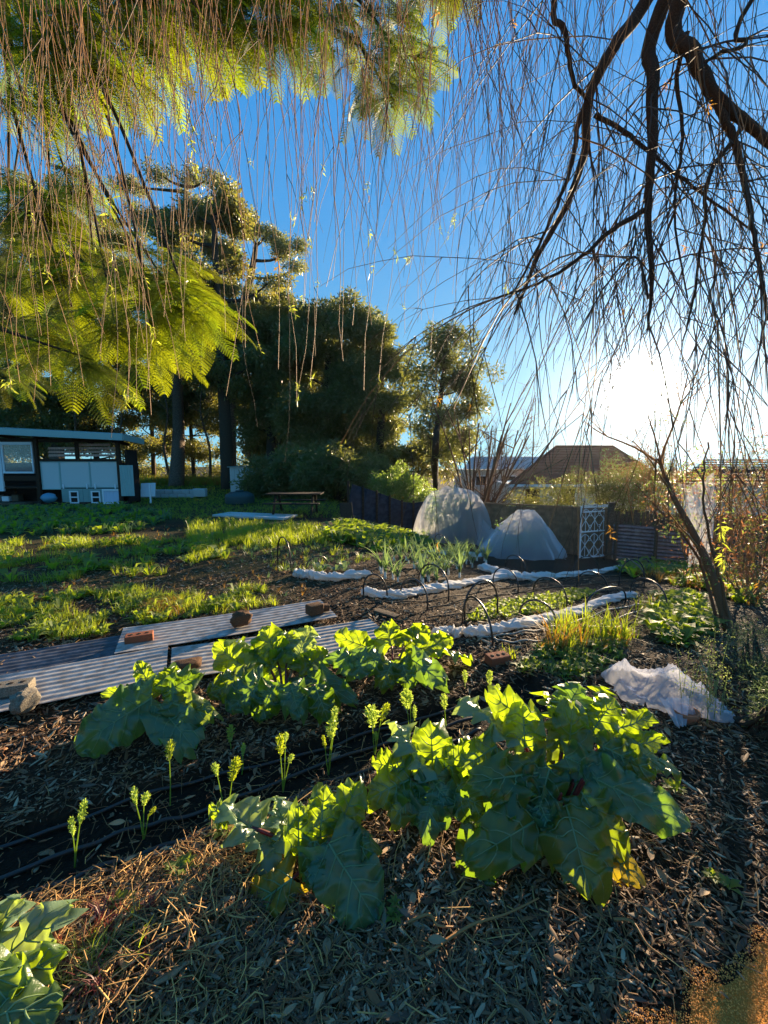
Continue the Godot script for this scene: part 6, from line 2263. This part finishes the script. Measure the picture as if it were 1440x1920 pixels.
func feathery_tree() -> void:
	var base := gp(Vector3(-6.2, 0, -2.9))
	var o := thing("feathery_tree", "feathery leaved tree with yellow green drooping fronds at the upper left", "tree", base)
	var tb := MB.new()
	var path := catmull([base + Vector3(0, -0.1, 0), base + Vector3(0.1, 1.6, 0.1), base + Vector3(0.6, 3.2, 0.0), base + Vector3(1.4, 5.0, -0.2)], 6)
	tb.tube(path, taper(path.size(), 0.17, 0.07), 10)
	put("trunk", tb, M.bark, o)
	var fm := []
	for k in 3:
		fm.append(frond_mesh(M.frond, 11 + k))
	for k in 2:
		fm.append(frond_mesh(M.frond_green, 21 + k))
	for k in 2:
		fm.append(frond_mesh(M.frond_old, 31 + k))
	# centre, radius, fronds, share of old darker ones, frond length
	var blobs := [
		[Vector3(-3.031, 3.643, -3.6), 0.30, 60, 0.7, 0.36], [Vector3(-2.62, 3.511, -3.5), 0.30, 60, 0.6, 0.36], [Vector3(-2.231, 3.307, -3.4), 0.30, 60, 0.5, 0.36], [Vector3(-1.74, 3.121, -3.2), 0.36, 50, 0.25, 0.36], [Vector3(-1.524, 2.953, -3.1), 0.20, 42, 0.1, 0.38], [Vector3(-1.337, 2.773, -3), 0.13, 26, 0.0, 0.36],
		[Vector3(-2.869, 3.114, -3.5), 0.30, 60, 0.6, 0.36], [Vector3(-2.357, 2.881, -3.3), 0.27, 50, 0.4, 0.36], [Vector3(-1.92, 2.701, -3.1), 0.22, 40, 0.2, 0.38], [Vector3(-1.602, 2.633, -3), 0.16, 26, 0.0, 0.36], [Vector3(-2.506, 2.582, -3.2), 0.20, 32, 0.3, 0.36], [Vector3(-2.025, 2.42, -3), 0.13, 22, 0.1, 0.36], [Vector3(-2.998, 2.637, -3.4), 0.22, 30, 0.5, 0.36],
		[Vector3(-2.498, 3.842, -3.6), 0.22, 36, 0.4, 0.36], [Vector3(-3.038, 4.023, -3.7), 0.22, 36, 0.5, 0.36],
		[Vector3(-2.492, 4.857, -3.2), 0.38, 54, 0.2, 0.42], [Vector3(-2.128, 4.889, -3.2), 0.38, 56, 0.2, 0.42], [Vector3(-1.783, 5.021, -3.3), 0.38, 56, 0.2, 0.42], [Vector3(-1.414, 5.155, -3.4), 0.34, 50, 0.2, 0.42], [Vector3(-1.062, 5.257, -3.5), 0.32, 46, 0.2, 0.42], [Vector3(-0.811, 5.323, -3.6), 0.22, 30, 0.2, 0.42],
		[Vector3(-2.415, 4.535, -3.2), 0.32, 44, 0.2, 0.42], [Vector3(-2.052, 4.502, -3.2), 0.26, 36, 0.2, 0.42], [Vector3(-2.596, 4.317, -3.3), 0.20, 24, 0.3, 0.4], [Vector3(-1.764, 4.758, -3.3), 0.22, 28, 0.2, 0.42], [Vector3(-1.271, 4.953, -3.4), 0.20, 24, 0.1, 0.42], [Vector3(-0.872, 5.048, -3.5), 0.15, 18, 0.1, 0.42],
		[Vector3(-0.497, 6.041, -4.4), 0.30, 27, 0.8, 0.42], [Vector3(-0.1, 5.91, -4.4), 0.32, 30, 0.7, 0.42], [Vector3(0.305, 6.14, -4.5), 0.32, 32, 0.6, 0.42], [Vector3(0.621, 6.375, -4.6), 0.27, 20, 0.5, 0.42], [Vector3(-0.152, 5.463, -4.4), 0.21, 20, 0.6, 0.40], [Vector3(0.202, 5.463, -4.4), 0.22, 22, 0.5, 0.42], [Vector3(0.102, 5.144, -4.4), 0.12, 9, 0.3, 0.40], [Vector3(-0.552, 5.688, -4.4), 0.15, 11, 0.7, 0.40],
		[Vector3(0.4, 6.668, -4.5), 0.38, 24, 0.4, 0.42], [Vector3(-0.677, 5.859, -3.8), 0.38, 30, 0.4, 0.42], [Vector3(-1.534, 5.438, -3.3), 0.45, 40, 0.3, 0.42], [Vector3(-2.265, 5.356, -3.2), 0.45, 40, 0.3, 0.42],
	]
	# limbs
	var hub1: Vector3 = path[path.size() - 1]
	var hub2 := hub1 + Vector3(1.9, 0.9, -0.6)
	var hub3 := hub2 + Vector3(2.4, 0.5, -0.9)
	for h in [[hub1, hub2, 0.06, 0.045], [hub2, hub3, 0.045, 0.03]]:
		var mb := MB.new()
		limb_to(mb, h[0], h[1], h[2], h[3], 8)
		put("limb", mb, M.bark, o)
	var cards := []   # [distance, transform, mesh]
	for b in blobs:
		var c: Vector3 = b[0]
		var from: Vector3 = path[10]
		for h: Vector3 in [path[14], hub1, hub2, hub3]:
			if h.distance_to(c) < from.distance_to(c):
				from = h
		var lm := MB.new()
		limb_to(lm, from, c, 0.022, 0.007, 5, 0.06)
		put("limb", lm, M.bark, o)
		var sprays := int(b[2] / 7.0) + 1
		for k in sprays:
			var dir := (c - base).normalized() * Vector3(1, 0.2, 1)
			var p: Vector3 = c + ball() * b[1]
			var tw := MB.new()
			for q in 8:
				var az := rf(0, TAU)
				var out := (Vector3(cos(az), rf(-0.5, 0.1), sin(az)) + Vector3(0.45, -0.18, 0.25)).normalized()
				var up := (Vector3.UP + rv(0.35)).normalized()
				var x := up.cross(out).normalized()
				var y := out.cross(x)
				var s: float = b[4] * rf(0.7, 1.15)
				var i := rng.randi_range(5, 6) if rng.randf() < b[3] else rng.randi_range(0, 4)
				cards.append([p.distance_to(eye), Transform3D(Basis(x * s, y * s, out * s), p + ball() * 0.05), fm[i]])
	cards.sort_custom(func(a, b): return a[0] < b[0])
	var rest := {}
	for k in cards.size():
		if k < 300:
			place("frond", cards[k][2], cards[k][1], o)
		else:
			if not rest.has(cards[k][2]):
				rest[cards[k][2]] = []
			rest[cards[k][2]].append(cards[k][1])
	for m in rest:
		many("fronds", m, rest[m], [], o)


var twig_list := []    # [points, radius]

func droop_twig(p: Vector3, dir: Vector3, len: float, r: float, forks: int, pull: float) -> void:
	var n := maxi(5, int(len / 0.16))
	var pts := [p]
	var d := dir
	for k in n:
		d = (d + rv(0.13) + Vector3(0, -pull, 0)).normalized()
		p += d * len / n
		pts.append(p)
	for q: Vector3 in pts:
		if q.distance_to(eye) < 1.75:
			return
	twig_list.append([pts, r])
	for k in forks:
		var i := rng.randi_range(1, n - 1)
		droop_twig(pts[i], (d + rv(0.55)).normalized(), len * rf(0.25, 0.55), r * 0.72, forks - 2 if forks > 2 else 0, pull)


func willow() -> void:
	var base := gp(Vector3(3.4, 0, 2.2))
	var o := thing("willow_tree", "bare weeping willow whose limbs and hanging twigs fill the top", "tree", base)
	var tb := MB.new()
	var fork := Vector3(1.75, 4.9, -1.9)
	var path := catmull([base + Vector3(0, -0.2, 0), base + Vector3(-0.1, 1.6, -0.2), base + Vector3(-0.5, 3.2, -1.0), base + Vector3(-1.2, 4.5, -2.6), fork], 6)
	tb.tube(path, taper(path.size(), 0.26, 0.10), 12)
	put("trunk", tb, M.bark, o)

	# limbs that hang into the picture at the upper right: points, start radius, end radius, twigs
	var limbs := [
		[[fork, Vector3(1.487, 4.317, -2.6), Vector3(1.278, 4.004, -2.6), Vector3(1.158, 3.762, -2.6), Vector3(1.145, 3.459, -2.6), Vector3(1.052, 3.176, -2.6), Vector3(0.909, 2.914, -2.6), Vector3(0.779, 2.585, -2.6)], 0.055, 0.010, 26],
		[[fork, Vector3(1.473, 4.092, -2.5), Vector3(1.458, 3.761, -2.5), Vector3(1.472, 3.418, -2.5), Vector3(1.475, 3.091, -2.5), Vector3(1.521, 2.753, -2.5), Vector3(1.521, 2.463, -2.5)], 0.06, 0.008, 26],
		[[fork, Vector3(1.505, 4.044, -2.4), Vector3(1.594, 3.802, -2.4), Vector3(1.722, 3.603, -2.4), Vector3(1.901, 3.477, -2.4), Vector3(2.116, 3.298, -2.4), Vector3(2.295, 2.982, -2.4)], 0.06, 0.02, 22],
		[[Vector3(1.158, 3.762, -2.6), Vector3(1.105, 3.625, -2.6), Vector3(1.067, 3.375, -2.6), Vector3(0.963, 3.089, -2.6), Vector3(0.848, 2.855, -2.6), Vector3(0.744, 2.676, -2.6)], 0.022, 0.006, 16],
		[[Vector3(1.194, 3.667, -2.6), Vector3(1.371, 3.521, -2.55), Vector3(1.592, 3.31, -2.5), Vector3(1.842, 3.146, -2.5), Vector3(2.097, 2.98, -2.5)], 0.018, 0.006, 16],
		[[Vector3(1.482, 3.119, -2.5), Vector3(1.286, 3.008, -2.5), Vector3(1.086, 2.839, -2.5), Vector3(0.88, 2.725, -2.5), Vector3(0.64, 2.638, -2.5)], 0.022, 0.006, 16],
		[[Vector3(1.724, 3.578, -2.4), Vector3(1.838, 3.401, -2.4), Vector3(1.934, 3.141, -2.4), Vector3(2.024, 2.82, -2.4), Vector3(2.117, 2.489, -2.4)], 0.028, 0.009, 18],
		[[Vector3(1.591, 3.945, -2.45), Vector3(1.583, 3.787, -2.5), Vector3(1.637, 3.472, -2.5), Vector3(1.624, 3.091, -2.5), Vector3(1.736, 2.638, -2.5)], 0.018, 0.005, 16],
		[[fork + Vector3(-0.5, 0.2, -0.1), Vector3(0.89, 4.139, -2.4), Vector3(0.929, 3.899, -2.4), Vector3(1.023, 3.761, -2.5), Vector3(1.135, 3.733, -2.58)], 0.024, 0.012, 10],
		[[Vector3(1.511, 2.638, -2.5), Vector3(1.416, 2.867, -2.5), Vector3(1.218, 2.638, -2.5), Vector3(1.109, 2.404, -2.5)], 0.010, 0.004, 10],
		[[Vector3(1.888, 3.465, -2.4), Vector3(1.728, 3.22, -2.4), Vector3(1.723, 2.955, -2.4), Vector3(1.696, 2.601, -2.4), Vector3(1.656, 2.376, -2.4)], 0.016, 0.005, 14],
		[[fork + Vector3(0.7, 0.1, 0.2), Vector3(1.736, 3.892, -2.2), Vector3(1.708, 3.672, -2.2), Vector3(1.587, 3.627, -2.2), Vector3(1.492, 3.559, -2.2)], 0.016, 0.008, 8],
	]
	for l in limbs:
		var pts := catmull(l[0], 6)
		var mb := MB.new()
		for i in pts.size():
			pts[i] += rv(0.004)
		mb.tube(pts, taper(pts.size(), l[1] * 0.74, l[2] * 0.74), 9)
		put("limb", mb, M.bark, o)
		for k in int(l[3] * 0.85):
			var i := rng.randi_range(int(pts.size() * 0.2), pts.size() - 2)
			var t: Vector3 = (pts[i + 1] - pts[i]).normalized()
			droop_twig(pts[i], (t * 0.5 + rv(0.85)).normalized(), rf(0.7, 1.8), rf(0.003, 0.0055), 3, 0.13)

	# overhead limbs out of the picture, from which the long curtain hangs
	var over := [
		[fork, Vector3(1.0, 5.0, -2.1), Vector3(0.2, 5.0, -2.2), Vector3(-0.8, 4.9, -2.2), Vector3(-1.9, 4.7, -2.2), Vector3(-2.7, 4.5, -2.3)],
		[path[18], Vector3(1.2, 4.8, -1.3), Vector3(0.3, 4.6, -1.5), Vector3(-0.6, 4.4, -1.6), Vector3(-1.5, 4.2, -1.6), Vector3(-2.1, 4.0, -1.6)],
		[fork, Vector3(1.3, 5.7, -2.8), Vector3(0.5, 5.6, -3.0), Vector3(-0.4, 5.6, -3.0), Vector3(-1.4, 5.4, -3.0)],
		[fork, Vector3(2.2, 5.5, -2.6), Vector3(2.6, 5.4, -3.0), Vector3(3.2, 5.2, -3.2)],
	]
	for l in over:
		var pts := catmull(l, 8)
		var mb := MB.new()
		mb.tube(pts, taper(pts.size(), 0.055, 0.015), 8)
		put("limb", mb, M.bark, o)
	# curtains: x range at the bearing, depth range, how far down the ends come, how many, how thick
	var curtains := [
		[-10, 330, 1.5, 2.3, 330, 760, 56, 0.0027, 2],
		[-10, 560, 1.6, 2.5, 200, 560, 46, 0.0026, 2],
		[330, 640, 1.8, 2.6, 300, 760, 30, 0.0026, 1],
		[560, 760, 2.0, 2.8, 300, 720, 32, 0.0027, 1],
		[740, 1000, 2.0, 2.8, 250, 620, 62, 0.0028, 2],
		[960, 1160, 2.0, 2.8, 150, 500, 44, 0.0027, 2],
		[1280, 1460, 1.9, 2.8, 300, 820, 36, 0.0028, 2],
	]
	for c in curtains:
		for k in c[6]:
			var d := rf(c[2], c[3])
			var x0 := rf(c[0], c[1])
			var low := at_depth(x0, rf(c[4], c[5]), -d)
			var hi := 4.2 + 0.55 * d * 0.5 + rf(-0.2, 0.5)
			var len := hi - low.y
			var top := Vector3(low.x + rf(-0.5, 0.5), hi, low.z + rf(-0.2, 0.2))
			var n := 12
			var pts := []
			var wob := Vector3.ZERO
			for i in n + 1:
				var t := float(i) / n
				wob += rv(0.034) * Vector3(1, 0.3, 1)
				pts.append(top.lerp(low, t) + wob + Vector3(sin(t * (3.0 + k % 4) + k) * 0.045, 0, 0))
			twig_list.append([pts, c[7] * rf(0.7, 1.25)])
			for q in rng.randi_range(0, c[8] + 1):
				var i := rng.randi_range(3, n - 2)
				droop_twig(pts[i], Vector3(rf(-0.6, 0.6), -0.8, rf(-0.4, 0.4)).normalized(), len * rf(0.1, 0.3), c[7] * 0.7, 0, 0.12)

	# tufts of young leaves
	var tufts := []
	for v in 3:
		var mb := MB.new()
		for k in [6, 9, 12][v]:
			var d := (rv(0.8) + Vector3(0, -0.45, 0)).normalized()
			var sd := d.cross(rv()).normalized()
			var l := rf(0.35, 1.0)
			var p := Vector3(0, rf(-0.2, 1.1), 0)
			var i := mb.vert(p)
			mb.vert(p + d * l * 0.45 + sd * l * 0.10 + Vector3(0, 0.04, 0))
			mb.vert(p + d * l)
			mb.vert(p + d * l * 0.45 - sd * l * 0.10 + Vector3(0, 0.04, 0))
			mb.tri(i, i + 1, i + 2)
			mb.tri(i, i + 2, i + 3)
		tufts.append(mb.mesh(M.willow_leaf))
	# the twigs nearest the camera are parts of their own, the rest is one fine mass
	twig_list.sort_custom(func(a, b): return (a[0][a[0].size() / 2] as Vector3).distance_to(eye) / a[0].size() < (b[0][b[0].size() / 2] as Vector3).distance_to(eye) / b[0].size())
	var rest := MB.new()
	for k in twig_list.size():
		var pts: Array = twig_list[k][0]
		var r: float = twig_list[k][1]
		var mid: Vector3 = pts[pts.size() / 2]
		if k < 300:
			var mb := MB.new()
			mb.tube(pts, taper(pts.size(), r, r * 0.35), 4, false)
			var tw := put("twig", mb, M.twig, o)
			if mid.x < 0.4 and rng.randf() < 0.22:
				for q in rng.randi_range(1, 3):
					var p: Vector3 = pts[pts.size() - 1 - q * rng.randi_range(0, 1)]
					place("leaf_tuft", tufts[rng.randi() % 3], Transform3D(Basis.from_euler(Vector3(rf(-0.6, 0.6), rf(0, 6), rf(-0.6, 0.6))) * Basis.from_scale(Vector3(rf(0.7, 1.2), rf(0.9, 1.5), rf(0.7, 1.2)) * rf(0.022, 0.040)), p), tw)
		else:
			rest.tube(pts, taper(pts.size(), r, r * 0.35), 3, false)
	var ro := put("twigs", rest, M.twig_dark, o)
	ro.set_meta("kind", "stuff")
	# one leafy shoot low at the right
	var sh := MB.new()
	var s0 := Vector3(1.607, 1.725, -2)
	var s1 := Vector3(1.632, 1.404, -2)
	var s2 := Vector3(1.667, 1.2, -2)
	sh.tube([at_depth(1345, 600, -2.05), s0, s1, s2], [0.004, 0.003, 0.0025, 0.0015], 5)
	var so := put("twig", sh, M.twig, o)
	for q in [[Vector3(1.636, 1.359, -2), 0.055], [Vector3(1.646, 1.307, -2), 0.07], [Vector3(1.662, 1.227, -2), 0.065], [Vector3(1.67, 1.195, -2), 0.05]]:
		place("leaf_tuft", tufts[rng.randi() % 3], Transform3D(yaw(rf(0, 6), q[1]), q[0]), so)
	for k in 26:   # a few yellowed leaves still hanging
		var tw: Array = twig_list[rng.randi_range(0, twig_list.size() - 1)][0]
		place("dry_leaf", tufts[k % 3], Transform3D(yaw(rf(0, 6), rf(0.03, 0.05)), tw[rng.randi_range(3, tw.size() - 1)]), o, M.dry_leaf)
